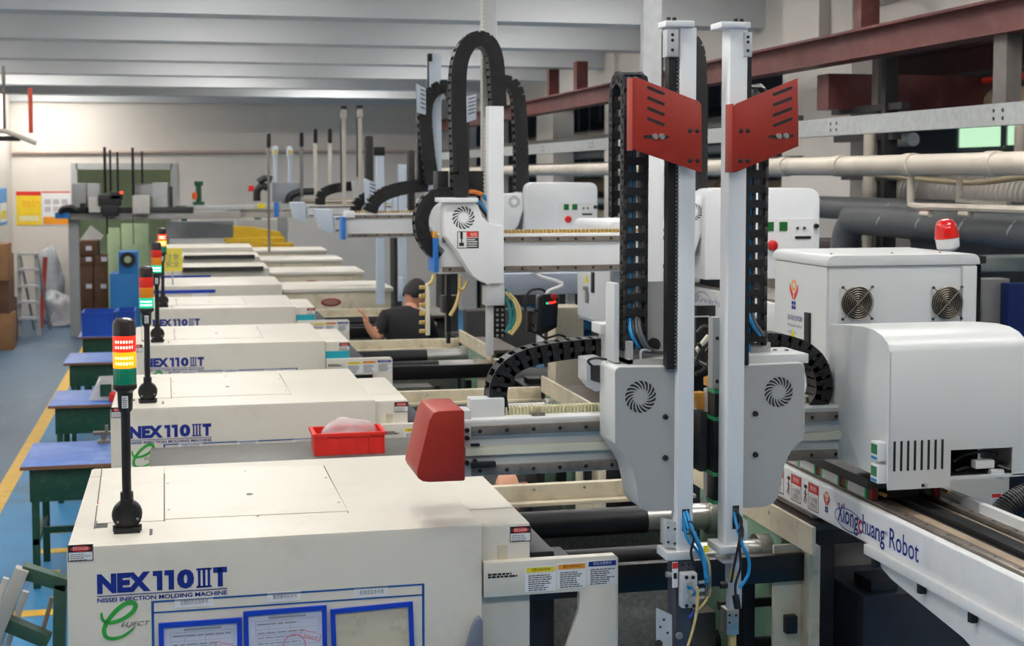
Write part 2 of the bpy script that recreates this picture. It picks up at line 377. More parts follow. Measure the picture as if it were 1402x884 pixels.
# unseen tube lamps added for overhead light, between the beams and in the hall
tubem = mat('lamp_tube', (255, 250, 240), .4, emit=(255, 246, 232), estr=6.0)
lampw = mat('lamp_housing', (232, 232, 230), .5)
tb = MB().cyl((-.6, 0, -.05), (.6, 0, -.05), .016, n=8).mesh('tube', tubem)
hs = MB().prism([(-.07, 0), (.07, 0), (.04, -.035), (-.04, -.035)], 'x', -.62, .62).mesh('housing', lampw, smooth=0)
rod_ = MB().cyl((0, 0, 0), (0, 0, ZS - 4.3), .006, n=6).mesh('rod', galv)
ld = bpy.data.lights.new('tube_light', 'AREA'); ld.shape = 'RECTANGLE'; ld.size = 1.2; ld.size_y = .12; ld.energy = LAMP_W; ld.color = LAMP_COL
def row_light(k, cache={}):
    if k not in cache: cache[k] = ld.copy(); cache[k].energy = LAMP_W * k
    return cache[k]
for i, (x, y) in enumerate(LAMPS):
    t = thing('ceiling_lamp', 'white ceiling tube lamp tucked up between the concrete beams', 'lamp', (x, y, 4.3), 'ceiling tube lamps')
    for nm, me in (('housing', hs), ('tube', tb), ('rod', rod_), ('rod', rod_)):
        o = link(nm, me, t); o.location = (0, 0, 0)
        if nm == 'rod': o.location.x = -.5 if 'rod' not in [c.name[:3] for c in t.children if c != o] else .5
    lo = bpy.data.objects.new('tube_light', ld); COL.objects.link(lo); lo.parent = t; lo.location = (0, 0, -.08)
    lo.data = row_light(LAMP_ROW.get(y, 1.0))
    lo = bpy.data.objects.new('tube_uplight', row_light(LAMP_ROW.get(y, 1.0) * 1.9)); COL.objects.link(lo); lo.parent = t; lo.location = (0, 0, .012); lo.rotation_euler = (math.pi, 0, 0)  # extra upward light added to brighten the ceiling and beam faces
# ---------------------------------------------------------------- overhead steel and pipes along the right side
def iline(y_at_1402, X):      # height of a line running in depth that meets the right picture edge there
    return CAM_H + (240 - y_at_1402) / 1150.0 * X / _c
X = 4.7; zt, zb = iline(-5, X), iline(44, X)
rb = thing('runway_beam', 'long maroon painted steel beam running high along the right side', 'steel beam', (X, 5, 0))
MB().prism([(X - .09, zb), (X + .09, zb), (X + .09, zb + .018), (X + .012, zb + .018), (X + .012, zt - .018), (X + .09, zt - .018), (X + .09, zt), (X - .09, zt), (X - .09, zt - .018), (X - .012, zt - .018), (X - .012, zb + .018), (X - .09, zb + .018)], 'y', 1.5, WB - .1).build('beam', maroon, rb, smooth=0)
for x, w in ((1186, .2), (795, .3), (757, .25), (512, .25)):
    yy = atX(x, 100, X).y; B(X - .07, X + .07, yy - w / 4, yy + w / 4, zt, 4.0).build('hanger', maroon, rb, smooth=0)
X2 = 6.3; z2t, z2b = iline(52, X2), iline(92, X2)
rb2 = thing('runway_beam', 'darker maroon steel beam in the hall beyond the wall opening', 'steel beam', (X2, 5, 0))
B(X2 - .08, X2 + .08, 2, 14, z2b, z2b + .02).box(X2 - .08, X2 + .08, 2, 14, z2t - .02, z2t).box(X2 - .012, X2 + .012, 2, 14, z2b, z2t).build('beam', maroon, rb2, smooth=0)
a = atX(1135, 100, 5.15)
B(4.78, X2, 10.05, 10.25, zb - .32, zb - .05).build('cross_beam', maroon, rb2, smooth=0)
# galvanised strut channel with bolt holes
X = 4.4; z1, z0 = iline(139, X), iline(170, X)
st = thing('strut_channel', 'pale galvanised steel channel with bolt pairs running along the right wall', 'steel channel', (X, 5, z0))
MB().prism([(X - .02, z0), (X + .05, z0), (X + .05, z0 + .006), (X - .014, z0 + .006), (X - .014, z1 - .006), (X + .05, z1 - .006), (X + .05, z1), (X - .02, z1)], 'y', 2, 27).build('channel', galv, st, smooth=0)
for x in (1371, 1145, 1010, 812, 745):
    yy = atX(x, 155, X).y
    screws(st, [(X - .02, yy + dy, (z0 + z1) / 2 + dz) for dy in (-.045, .045) for dz in (-.022, .022)], (-1, 0, 0), .012, black, 'bolt_hole', .002)
# second pair of channels further in
for X, ya, yb, lb in ((5.19, 203, 212, 'thin dark steel angle running below the galvanised channel'), (5.19, 128, 137, 'narrow dark steel angle running above the galvanised channel')):
    z1, z0 = iline(ya, X), iline(yb, X)
    tag(B(X, X + .05, 11.5, 27, z0, z1).build('steel_angle', mat('dull_steel', (120, 116, 110), .55, metal=.3), smooth=0), lb, 'steel angle')
# posts
postm = mat('weathered_grey_post', (104, 98, 94), .6, var=.15)
for x, w, X, lb, m in ((1206, .1, 5.05, 'grey steel post right of the wall pillar, under the maroon beam', postm), (1218, .06, 5.0, 'thin dark steel post beside the grey post', dark), (1378, .14, 4.72, 'dark steel hanger post near the right edge', postm)):
    yy = atX(x, 150, X).y; tag(B(X - .05, X + .05, yy - w / 2, yy + w / 2, 0 if x < 1300 else iline(140, 4.4), zb if x > 1300 else iline(46, X)).build('steel_post', m, smooth=0), lb, 'post')
for (xa, xb, y) in ((1127, 1222, 144), (1130, 1210, 186), (1140, 1230, 242)):
    a = atX(xb, y, 4.9); c = atX(xa, y, 4.9)
    tag(B(4.97, 5.04, a.y, c.y, a.z - .025, a.z + .025).build('steel_bracket', dark, smooth=0), {144: 'dark bracket arm above the galvanised channel', 186: 'dark bracket arm just under the galvanised channel', 242: 'dark bracket arm under the big beige pipe'}[y], 'bracket')
# the big beige pipe with couplings and drops
def pipe(name, label, X, yc, r, y0, y1, m, rings=(), cat='pipe', n=16, rr=1.12, rw=.05):
    z = iline(yc, X); t = thing(name, label, cat, (X, y0, z))
    MB().cyl((X, y0, z), (X, y1, z), r, n=n).build('pipe_run', m, t)
    for k in rings: MB().cyl((X, k - rw, z), (X, k + rw, z), r * rr, n=n).build('coupling', m, t)
    return t, z
bp, zbp = pipe('drain_pipe', 'thick beige plastic pipe with couplings running along the right side', 4.2, 223.5, .062, 2.5, 27, pvc, [atX(x, 225, 4.2).y for x in (1360, 1247, 1150, 1075, 920, 840)])
X = 4.2; yy = atX(1247, 260, X).y; za = atX(1247, 281, X).z
MB().tube([(X, yy, zbp), (X, yy, za + .05), (X, yy - .02, za), (X, yy - .2, za - .005)], .022, n=8, sub=3).build('pipe_drop', pvc, bp)
MB().tube([(X, yy - .2, za - .005), (X, 5.0, za + .01)], .022, n=8, sub=1).build('pipe_drop', pvc, bp)
yy2 = atX(1292, 260, X).y
MB().tube([(X + .1, yy2, zbp - .02), (X + .1, yy2, za + .06), (X + .1, yy2 - .03, za + .03), (X + .1, yy2 - .5, za + .02)], .018, n=8, sub=3).build('pipe_drop', pvc, bp)
for x, lb in ((1268, 'left'), (1322, 'right')):
    p = atX(x, 293, X); v = thing('valve', 'red handled valve under the beige pipe, %s of two' % lb, 'valve', p)
    MB().cyl(p + Vector((0, .05, 0)), p - Vector((0, .05, 0)), .02, n=10).build('valve_body', pvc, v)
    B(p.x - .01, p.x + .01, p.y - .06, p.y + .06, p.z + .02, p.z + .04).build('handle', mat('valve_red', (190, 30, 40), .4), v)
a = [(4.6, atX(x, y, 4.6).y, atX(x, y, 4.6).z) for x, y in ((1130, 236), (1190, 238), (1260, 245), (1330, 250), (1402, 242), (1440, 238))]
tag(MB().tube(a, .018, n=8).build('flexible_hose', mat('tan_hose', (172, 156, 124), .5), None), 'tan flexible hose sagging under the big beige pipe', 'hose')
pipe('hall_pipe', 'brown insulated pipe high in the hall beyond the opening', 6.1, 137, .1, 2, 9.9, mat('brown_lagging', (168, 146, 122), .6, var=.1), [6.3, 8.0])
pipe('sprinkler_pipe', 'thin bright red sprinkler pipe in the hall beyond', 6.0, 104, .025, 2, 9.9, mat('sprinkler_red', (214, 52, 36), .4), n=8)
t = thing('standpipe', 'white vertical plastic pipe standing in front of the wall opening', 'pipe', (4.9, atX(1190, 250, 4.9).y, 0))
yy = atX(1190, 250, 4.9).y
MB().cyl((4.9, yy, 0), (4.9, yy, iline(155, 4.9) - .02), .045, n=12).build('pipe_run', pvc, t)
MB().cyl((4.9, yy, 2.5), (4.9, yy, 2.58), .052, n=12).build('coupling', pvc, t)
t = thing('standpipe', 'short white vertical pipe at the right edge below the channel', 'pipe', (4.6, atX(1396, 190, 4.6).y, 2.6))
yy = atX(1396, 190, 4.6).y; MB().cyl((4.6, yy, 2.72), (4.6, yy, 2.93), .03, n=12).build('pipe_run', pvc, t)
# ribbed spiral duct
ribm = mat('spiral_duct_metal', (166, 160, 152), .45, metal=.25, var=.1, scale=5)
X = 5.5; zc = iline(268, X); prof = []
for k in range(110):
    prof += [(.165, k * .06), (.165, k * .06 + .045), (.174, k * .06 + .05), (.174, k * .06 + .058)]
tag(MB().lathe((X, 3.4, zc), (0, 1, 0), prof, 20).build('spiral_duct', ribm), 'light grey ribbed spiral air duct behind the beige pipe', 'duct')
# two dark wrapped ducts
for X, yc, r, y1, lb, elbow in ((4.75, 297, .085, 9.9, 'upper dark grey wrapped air duct right of the wall pillar', False), (4.45, 316, .1, 9.05, 'lower dark grey wrapped air duct bending down at its end', True)):
    z = iline(yc, X); t = thing('wrapped_duct', lb, 'duct', (X, 5, z))
    pts = [(X, 4.6, z), (X, 6, z), (X, 7.4, z), (X, y1 - .25, z)] + ([(X, y1 - .1, z - .02), (X, y1, z - .14), (X, y1 + .02, z - .35), (X, y1 + .02, z - .8)] if elbow else [(X, y1 + 1.4, z)])
    MB().tube(pts, r, n=16, sub=4).build('duct_run', duct, t)
    for k in range(9):
        yk = 4.9 + k * .5
        if yk < y1 - .3: MB().cyl((X, yk, z), (X, yk + .012, z + .01), r * 1.03, n=16).build('band', galv, t)
# pale boxes and blue board standing in the hall to the right
for nm, x0, x1, y0, y1, Y, dep, m, lb, cat in (
        ('wall_panel', 1345, 1381, 382, 475, 8.6, .12, mat('pale_grey_board', (196, 194, 188), .6), 'pale grey upright board behind the fan cabinet', 'board'),
        ('blue_board', 1381, 1420, 388, 465, 8.5, .1, mat('deep_blue_board', (28, 52, 120), .5), 'deep blue upright board at the right edge', 'board')):
    a = at(x0, y0, Y); b = at(x1, y1, Y); tag(B(a.x, b.x, Y, Y + dep, 0, a.z).build(nm, m, bevel=.01), lb, cat)
a = at(1340, 352, 9.2); b = at(1402, 372, 9.2)
tag(B(a.x, b.x + .6, 9.2, 9.5, b.z, a.z).build('pale_pipe', mat('pale_green_pipe', (176, 186, 180), .5), bevel=.03), 'pale green tray pipe behind the fan cabinet', 'pipe')
# dark clutter under the pipes at mid distance
for i, (x0, x1, y0, Y, m, lb, cat) in enumerate((
        (1120, 1200, 330, 9.9, dark, 'dark machine housing under the wrapped ducts', 'machine housing'),
        (1200, 1345, 352, 8.25, dark, 'long dark machine housing behind the fan cabinet', 'machine housing'),
        (1335, 1430, 470, 7.6, navy, 'dark navy machine cabinet behind the ribbed hood', 'cabinet'))):
    a = at(x0, y0, Y); b = at(x1, y0, Y)
    t = thing('machine_housing', lb, cat, ((a.x + b.x) / 2, Y, 0))
    B(a.x, b.x, Y, Y + .55, 0, a.z - .05).build('housing_body', m, t, bevel=.02)
    B(a.x - .02, b.x + .02, Y - .02, Y + .57, a.z - .05, a.z).build('housing_lid', postm, t, bevel=.01)

a = [tuple(atX(x, y, XR - .03)) for x, y in ((1152, -14), (1152, 8), (1154, 15), (1160, 17), (1190, 9), (1230, -2), (1270, -14))]
tag(MB().tube(a, .014, n=8).build('wall_conduit', mat('grey_conduit', (176, 172, 164), .5)), 'thin bent grey conduit high on the right wall', 'conduit')
# pipes, trays and cabinets of the hall seen between the pillars
rn = random.Random(12); PL = ('beige', 'brown', 'grey', 'dark')
hm = {'beige': pvc, 'brown': mat('brown_lagging', ()), 'grey': galv, 'dark': dark}
for k, (X, z, r, c) in enumerate(((6.6, 3.28, .09, 'beige'), (7.0, 2.98, .07, 'grey'), (6.4, 2.7, .1, 'beige'), (7.2, 2.45, .12, 'brown'), (6.7, 2.2, .06, 'grey'), (7.4, 3.5, .1, 'dark'), (6.9, 1.95, .09, 'beige'))):
    t = thing('hall_pipe', 'hall pipe behind the pillars, %s, number %s from the top' % (c, ('second', 'third', 'fourth', 'fifth', 'sixth', 'top', 'lowest')[k]) if False else '%s pipe %s behind the white pillars' % (c, ('just below the dark top pipe', 'above the mid-height beige pipe', 'at mid height', 'below mid height', 'second from below', 'highest of all', 'lowest of all')[k]), 'pipe', (X, 11, z))
    MB().cyl((X, 12.8, z), (X, 27.9, z), r, n=12).build('pipe_run', hm[c], t)
    for j in (14.0, 19.0, 25.0): MB().cyl((X, j, z), (X, j, ZS - .2), .012, n=6).build('hanger_rod', galv, t)
    for j in range(6): y = 13.2 + j * 2.4 + rn.random(); MB().cyl((X, y, z), (X, y + .12, z), r * 1.15, n=12).build('coupling', hm[c], t)
for k, (y, m, w, h, lb) in enumerate(((12.6, postm, .8, 2.2, 'tall grey cabinet nearest behind the pillars'), (14.2, creamd, .9, 1.9, 'cream cabinet behind the pillars'), (16.2, dark, .7, 2.3, 'tall dark cabinet behind the middle pillars'), (18.2, postm, 1.0, 1.9, 'wide grey cabinet behind the pillars'), (22.4, creamd, 1.0, 2.0, 'farthest cream cabinet behind the pillars'))):
    t = thing('hall_cabinet', lb, 'cabinet', (6.2, y + w / 2, 0)); B(5.9, 6.3, y, y + w, 0, h).build('cabinet_body', m, t, bevel=.02); B(5.885, 5.9, y + .06, y + w - .06, .1, h - .1).build('door', m, t, bevel=.006); B(5.875, 5.885, y + .12, y + .15, h * .5, h * .5 + .2).build('handle', blackm, t)
# ================================================================ injection molding machines
X0, X1, Y0, DEP, T = -.34, .866, 4.16, 1.12, 1.573
Y1 = Y0 + DEP
STEP = 2.46
def make_machine():
    t = thing('injection_molding_machine', 'nearest cream injection molding machine with blue lettering and paper holders on its front', 'machine', (.3, Y0 + .55, 0), 'cream lettered molding machines')
    cv = MB().box(X0, X1, Y0, Y1, .05, T).build('injection_cover', cream, t, bevel=.012)
    # top panels, recess and slots
    def top(px, name, m, lift=.0025, parent=cv):
        q = [atZ(x, y, T) for x, y in px]
        return MB().prism([(v.x, v.y) for v in q], 'z', T - .004, T + lift).build(name, m, parent, smooth=0)
    top([(140.5, 642), (224, 639.5), (224, 713), (133, 717)], 'access_panel', cream)
    top([(226, 641), (442, 638), (476, 700), (226, 711)], 'lid_panel', cream)
    seam = mat('dark_seam', (60, 56, 50), .8)
    mb = MB()
    for a, b in (((140, 638), (129, 724)), ((225, 648), (225, 714)), ((443, 637), (477, 702)), ((122, 653), (139, 652)), ((190, 711), (210, 709.5))):
        p, q = atZ(*a, T), atZ(*b, T); d = (q - p).normalized().cross(ZP) * .0016
        mb.add([p + d + ZP * .0004, q + d + ZP * .0004, q - d + ZP * .0004, p - d + ZP * .0004], [(0, 1, 2, 3)])
    mb.build('panel_seam', seam, cv, smooth=0)
    top([(132, 713), (148, 712), (147, 722), (130, 723)], 'recess_hole', dark, .0006)
    top([(205, 724), (209, 724), (208.5, 732), (204.5, 732.5)], 'slot', black, .0006)
    top([(337, 677), (341, 676), (347, 677), (343, 678.5), (338, 678.3)], 'finger_hole', black, .0034)
    screws(cv, [atZ(x, y, T + .002) for x, y in ((230, 662), (231, 698), (336, 645), (446, 654), (464, 688), (353, 706))], (0, 0, 1), .005, bolt)
    a = atZ(146, 688, T); sticker(cv, (a.x - .03, a.y - .03, T), XP, YP, .03, .03, head=inkr, head_h=.6, nlines=1, seed=3)
    # lettering on the front
    F = lambda x, y: at(x, y, Y0)
    a, b = F(133, 812), F(264.5, 806); h = F(131, 787).z - F(133, 814).z
    base_z = (a.z + F(310, 803).z) / 2
    fx = lambda p: F(p, 806).x
    text('model_lettering', 'NEX', (fx(133), Y0, base_z), XP, ZP, fx(206.5) - fx(133), h, ink, cv, bold=.062)
    text('model_lettering', '0', (fx(242.5), Y0, base_z), XP, ZP, fx(266) - fx(242.5), h, ink, cv, bold=.062)
    mb = MB()
    for x0, x1 in ((209.5, 222.5), (225.5, 238.5)):
        l_, r_ = fx(x0), fx(x1); w_ = r_ - l_
        mb.add([Vector((l_ + w_ * u, Y0 - .0008, base_z + h * v)) for u, v in ((.42, 0), (1, 0), (1, 1), (0, 1), (0, .74), (.42, .74))], [(0, 1, 2, 3, 4, 5)])
    mb.build('model_digits', ink, cv, smooth=0)
    r0, r1 = F(269, 800).x, F(290, 800).x; w = r1 - r0; mb = MB(); o = Vector((r0, Y0, base_z))
    for q in ((0, w, 0, h * .1), (0, w, h * .9, h), (w * .1, w * .27, 0, h), (w * .41, w * .59, 0, h), (w * .73, w * .9, 0, h)): plane_rect(mb, o, XP, ZP, *q, lift=.0008)
    mb.build('roman_numeral', ink, cv, smooth=0)
    t0, t1 = F(292, 800).x, F(311, 800).x; mb = MB(); o = Vector((t0, Y0, base_z)); w = t1 - t0
    for q in ((0, w, h * .72, h), (w * .33, w * .69, 0, h)): plane_rect(mb, o, XP, ZP, *q, lift=.0008)
    mb.build('letter_t', ink, cv, smooth=0)
    mb = MB(); plane_rect(mb, (a.x, Y0, base_z), XP, ZP, 0, t1 - a.x, -.0085, -.0055, .0008); mb.build('lettering_rule', ink, cv, smooth=0)
    text('maker_lettering', 'NISSEI INJECTION MOLDING MACHINE', (a.x, Y0, base_z - .029), XP, ZP, t1 - a.x, .0165, ink, cv, bold=.03)
    z = lambda x, y: F(90 + x / 5.39, 720 + y / 5.39)
    pts = spline([z(*q) for q in ((264, 636), (266, 670), (285, 702), (330, 712), (410, 690), (485, 640), (515, 590), (495, 564), (440, 572), (370, 625), (310, 700), (283, 765), (298, 815), (350, 830), (420, 812), (475, 775), (512, 742))], 4)
    n = len(pts); wd = [.003 + .0105 * math.sin(math.pi * min(1, i / (n - 1) * 1.02)) ** .5 for i in range(n)]
    MB().strip(pts, wd, (0, -1, 0), .0009).build('leaf_green_logo', inkgreen, cv, smooth=0)
    a, b = F(165.5, 859), F(206, 855)
    text('logo_lettering', 'ELJECT', (a.x, Y0, a.z - .001), XP, ZP, b.x - a.x, .0165, inkk, cv, shear=.35, lift=.0012)
    # blue ruled notice area
    mb = MB(); l, r = F(207, 822).x, F(581, 800).x; zt = F(207, 822.5).z; z2 = F(207, 837.5).z
    for q in ((l, r, zt - .0055, zt), (l, r, z2 - .005, z2), (l, l + .0075, .75, zt), (r - .0075, r, .75, zt)): plane_rect(mb, (0, Y0, 0), XP, ZP, *q, lift=.0007)
    mb.build('notice_border', mat('blue_border_paint', (24, 82, 150), .5), cv, smooth=0)
    for i, (x0, x1, y0, y1, s) in enumerate(((239, 292, 820, 834, '注塑机作业指导书'), (366, 412, 812, 826, '整改操作指导书'), (485, 531, 807, 820, '标准成型条件表'))):
        p0, p1 = F(x0, y1), F(x1, y0); lb = B(p0.x, p1.x, Y0 - .0007, Y0, (p0.z + .004), p0.z + .033).build('label_strip', paper, cv, smooth=0)
        text('label_text', s, (p0.x + .016, Y0 - .0007, p0.z + .012), XP, ZP, (p1.x - p0.x) * .72, .014, inkg, lb)
    a = F(93, 769); sticker(cv, (a.x, Y0, a.z), XP, ZP, F(128, 769).x - a.x, .048, head=inkr, head_h=.45, headtext='危险 DANGER', oval=True, border=True, nlines=4, seed=5)
    # nozzle cover
    nc = MB().box(X1, 1.022, Y0 + .03, 4.97, .75, T - .012).build('nozzle_cover', cream, t, bevel=.008)
    B(X1 + .002, 1.02, 4.99, 5.2, 1.3, 1.5).build('rear_nozzle_cover', cream, t, bevel=.008)
    mb = MB(); plane_rect(mb, (0, 0, T - .012), XP, YP, X1, 1.015, 4.395, 4.398, .0006); mb.build('panel_seam', seam, nc, smooth=0)
    a = at(698, 742, Y0 + .03); sticker(nc, (a.x, Y0 + .03, a.z), XP, ZP, at(727, 742, Y0 + .03).x - a.x, .048, head=inkr, head_h=.45, headtext='危险 DANGER', oval=True, border=True, nlines=4, seed=6)
    a = atZ(636, 690, T - .012); o = sticker(nc, (a.x, a.y - .01, T - .012), YP, -XP, .1, .05, head=mat('orange_red', (226, 96, 50), .5), head_h=.3, nlines=4, seed=8)
    p0, p1 = at(681, 770, Y0 + .03), at(694, 745, Y0 + .03); B(p0.x, p1.x, Y0 + .0285, Y0 + .031, 1.40, p1.z).build('latch_recess', creamd, nc, smooth=0)
    # side front guard with the cut-out
    g = MB().prism([(X1 + .004, 1.453), (1.285, 1.453), (1.297, 1.442), (1.297, .6), (1.13, .6), (1.13, 1.16), (1.172, 1.285), (1.172, 1.345), (X1 + .004, 1.345)], 'y', Y0, Y0 + .035).build('front_guard', cream, t, bevel=.005)
    for k, (x0, x1, hd, s, c) in enumerate(((719, 761.5, yell, '注意 CAUTION', inkk), (762.5, 802.5, orange, '警告 WARNING', inkk), (804, 845, ink, '安全注意事项', paper))):
        a, b = at(x0, 805 - k * 3, Y0), at(x1, 773, Y0); o = sticker(g, (a.x, Y0, 1.355 + k * .0035), XP, ZP, b.x - a.x, .078, head=hd, head_h=.24, headtext=s, headcol=c, nlines=8, body_ink=inkk, seed=20 + k)
    rn = random.Random(4); mb = MB(); lines(mb, (at(668, 785, Y0).x, Y0, 1.405), XP, ZP, 0, .1, [0, .008], .006, rn); mb.build('marker_scribble', inkk, g, smooth=0)
    # clamp side: tie bars, platens, guards
    tb = [(4.52, at(900, 764, 4.52).z, .046), (5.0, at(860, 712, 5.0).z, .05)]
    for yb, zb_, r in tb:
        b = MB().cyl((1.03, yb, zb_), (1.66, yb, zb_), r, n=20).build('tie_bar', blackm, t)
        MB().cyl((1.66, yb, zb_), (1.95, yb, zb_), r * .98, n=20).cyl((1.9, yb, zb_), (1.955, yb, zb_), r * 1.35, n=20).build('tie_bar_end', steel, b)
    for yb in (4.55, 5.0):
        MB().cyl((1.03, yb, .86), (1.95, yb, .86), .046, n=16).build('tie_bar', blackm, t)
    B(1.03, 1.13, 4.30, 5.1, .7, 1.44).build('moving_platen', navy, t, bevel=.012)
    MB().prism([(4.24, 1.41), (4.46, 1.41), (4.46, 1.36), (4.36, 1.30), (4.24, 1.30)], 'x', 1.03, 1.19).build('platen_shoulder', navy, t, bevel=.008)
    B(1.95, 2.04, 4.42, 5.2, .45, 1.425).build('fixed_platen', pgreen, t, bevel=.01)
    B(2.04, 2.19, 4.5, 5.15, .45, 1.42).build('platen_back', dark, t, bevel=.01)
    B(1.946, 2.2, 4.4, 5.2, 1.425, 1.45).build('platen_cap', mat('brown_steel', (84, 74, 66), .5, metal=.3, var=.2), t, bevel=.004)
    za, zb_ = at(900, 768, 4.36).z, at(900, 806, 4.36).z
    B(1.3, 2.03, 4.34, 4.38, zb_, za).build('gate_rail', mat('gloss_black_rail', (14, 14, 16), .3, var=.1), t, bevel=.004)
    pst = MB().box(1.9, 2.0, 4.36, 4.375, 0, 1.5 - .105).box(2.0, 2.04, 4.3, 4.375, 0, 1.5 - .1).build('guard_post', creamd, t, bevel=.003)
    screws(pst, [(1.955, 4.36, 1.36), (1.975, 4.36, 1.36)], (0, -1, 0), .008, blackm)
    B(1.935, 1.975, 4.33, 4.36, 1.1, 1.16).build('post_catch', black, pst, bevel=.003)
    gp = B(1.945, 1.958, Y0 + .005, Y1 - .02, 1.41, 1.5).build('platen_guard_plate', creamd, t, smooth=0)
    screws(gp, [(1.945, Y0 + .35, 1.47), (1.945, Y0 + .9, 1.47)], (-1, 0, 0), .006, bolt)
    rg = B(1.03, 1.945, Y1 - .02, Y1 + .015, 1.375, 1.436).box(1.03, 1.945, Y1 - .06, Y1 + .015, 1.36, 1.375).build('rear_guard', creamd, t, bevel=.003)
    screws(rg, [(x, Y1 - .02, 1.418) for x in (1.1, 1.3, 1.5, 1.72)], (0, -1, 0), .006, bolt)
    # bed and interior
    B(1.03, 2.2, Y0 + .1, Y1 - .03, .3, .5).build('bed', dark, t)
    MB().prism([(4.62, .5), (4.92, .5), (4.92, 1.17), (4.72, 1.17)], 'x', 1.2, 1.66).build('mold_carrier', gspeck, t, bevel=.01)
    B(1.15, 1.9, 5.08, 5.2, .5, 1.35).build('inner_plate', gspeck, t, bevel=.01)
    B(1.66, 1.8, 4.62, 4.95, .5, 1.1).build('mold_half', mat('mold_steel', (104, 92, 84), .4, metal=.5, var=.2), t, bevel=.01)
    tg = thing_part = MB().cyl((1.76, 4.5, 1.16), (1.95, 4.5, 1.16), .016, n=12).box(1.84, 1.88, 4.47, 4.53, 1.0, 1.24).cyl((1.86, 4.5, 1.02), (1.95, 4.5, 1.02), .02, n=12).build('clamp_screw', blackm, t)
    MB().tube([(1.66, 4.52, 1.2), (1.64, 4.5, 1.08), (1.66, 4.5, .96)], .02, n=8).build('water_hose', hose_k, t)
    # lower body
    B(X1, 2.75, Y0 + .06, Y1, .0, .3).build('machine_base', cream, t, bevel=.01)
    B(X0 + .03, X1 - .03, Y0 + .03, Y1 - .03, 0, .06).build('plinth', dark, t)
    # injection side housing to the right of the fixed platen
    B(2.2, 2.75, Y0 + .15, Y1 - .1, .3, 1.22).build('drive_housing', navy, t, bevel=.02)
    MB().cyl((2.2, 4.75, 1.15), (2.75, 4.75, 1.15), .12, n=16).build('barrel_cover', dark, t)
    B(2.24, 2.34, Y0 + .17, Y0 + .3, 1.22, 1.26).build('latch_block', black, t, bevel=.006)
    return t
M1 = make_machine()
machines = [M1]
MLAB = ['second cream molding machine, the red tray stands just in front of its front', 'third cream molding machine counted from the front, with a turquoise stripe on its side cover', 'fourth cream molding machine counted from the front, farthest one with readable blue lettering']
for k in range(3):
    m = copy_tree(M1); m.location = M1.location + Vector((0, STEP * (k + 1), 0)); m['label'] = MLAB[k]; machines.append(m)
teal = mat('turquoise_tape', (30, 158, 176), .45)
for k in (2, 3):
    B(X1 + .003, 1.02, Y0 + .028, Y0 + .031, 1.44, 1.5).build('colour_stripe', teal, machines[k], smooth=0).location = -M1.location
mb = MB(); plane_rect(mb, (X0 + .12, Y0, 1.24), XP, ZP, 0, .28, 0, .03, .001); mb.build('green_tape', mat('green_tape', (40, 170, 130), .5), machines[2], smooth=0).location = -M1.location
# document holders hanging on the nearest machine
def holder(pts, label, seed, empty=False):
    q = [at(x, y, Y0 - .006) for x, y in pts]; a, b = q[0], q[1]          # top left, top right
    xd = (b - a).normalized(); ud = Vector((-xd.z, 0, xd.x)); w = (b - a).length; h = w * 1.38; org = a - ud * h
    t = thing('document_holder', label, 'document holder', (org.x, Y0 - .004, org.z), 'paper holders on the front of the nearest machine')
    fr = .014; mb = MB(); yd = Vector((0, .004, 0))
    for (x0, x1, u0, u1) in ((0, w, 0, fr), (0, w, h - fr, h), (0, fr, fr, h - fr), (w - fr, w, fr, h - fr)):
        mb.obox(org + xd * x0 + ud * u0 - yd, xd * (x1 - x0), yd * 2, ud * (u1 - u0))
    mb.build('frame', bframe, t, smooth=0)
    sh = MB().obox(org + xd * fr + ud * fr + yd * .4, xd * (w - 2 * fr), yd * .4, ud * (h - 2 * fr)).build('sheet', creamd if empty else paperb, t, smooth=0)
    if empty: return
    rnd = random.Random(seed); o2 = org + yd * .4; mb = MB(); x0, x1 = w * .14, w * .9; uu = h * .94
    plane_rect(mb, o2, xd, ud, w * .3, w * .75, uu - .008, uu - .002, .001)
    uu -= h * .04
    for k in range(12):
        plane_rect(mb, o2, xd, ud, x0, x1, uu, uu + .0009, .001)
        if k > 1: lines(mb, o2, xd, ud, x0 + .006, x1 * .85, [uu - .009], .003, rnd)
        else: lines(mb, o2, xd, ud, x0 + .006, x1, [uu - .012], .004, rnd)
        uu -= .017 if k else .026
    for x in (x0, x0 + (x1 - x0) * .22, x0 + (x1 - x0) * .55, x1):
        plane_rect(mb, o2, xd, ud, x, x + .0009, h * .78, h * .9, .001)
    mb.build('form_print', mat('pale_grey_ink', (150, 150, 158), .5, var=.02), sh, smooth=0)
    mb = MB(); c = o2 + xd * w * .8 + ud * h * .74; s = .5
    for (x0, x1, u0, u1) in ((-.03, .03, -.011, -.0095), (-.03, .03, .0095, .011), (-.03, -.0285, -.011, .011), (.0285, .03, -.011, .011)): plane_rect(mb, c, (xd - ud * .35).normalized(), (ud + xd * .35).normalized(), x0, x1, u0, u1, .0012)
    if seed == 2:
        c2 = o2 + xd * w * .6 + ud * h * .66
        ring = [c2 + (xd * math.cos(2 * math.pi * i / 24) + ud * math.sin(2 * math.pi * i / 24)) * .033 for i in range(25)]
        mb.strip(ring, [.003] * 25, (0, -1, 0), .0012)
    mb.build('red_stamp', inkp, sh, smooth=0)
    text('stamp_text', '复印文件', c - xd * .022 - ud * .003, (xd - ud * .35).normalized(), (ud + xd * .35).normalized(), .044, .011, inkp, sh, lift=.0014)
holder([(217, 853), (331, 845)], 'leftmost blue framed paper form on the machine front', 1)
holder([(333, 837), (447, 828)], 'middle blue framed paper form with a round stamp on the machine front', 2)
holder([(452, 834), (565, 823)], 'rightmost blue frame holding a blank tan sheet on the machine front', 3, True)
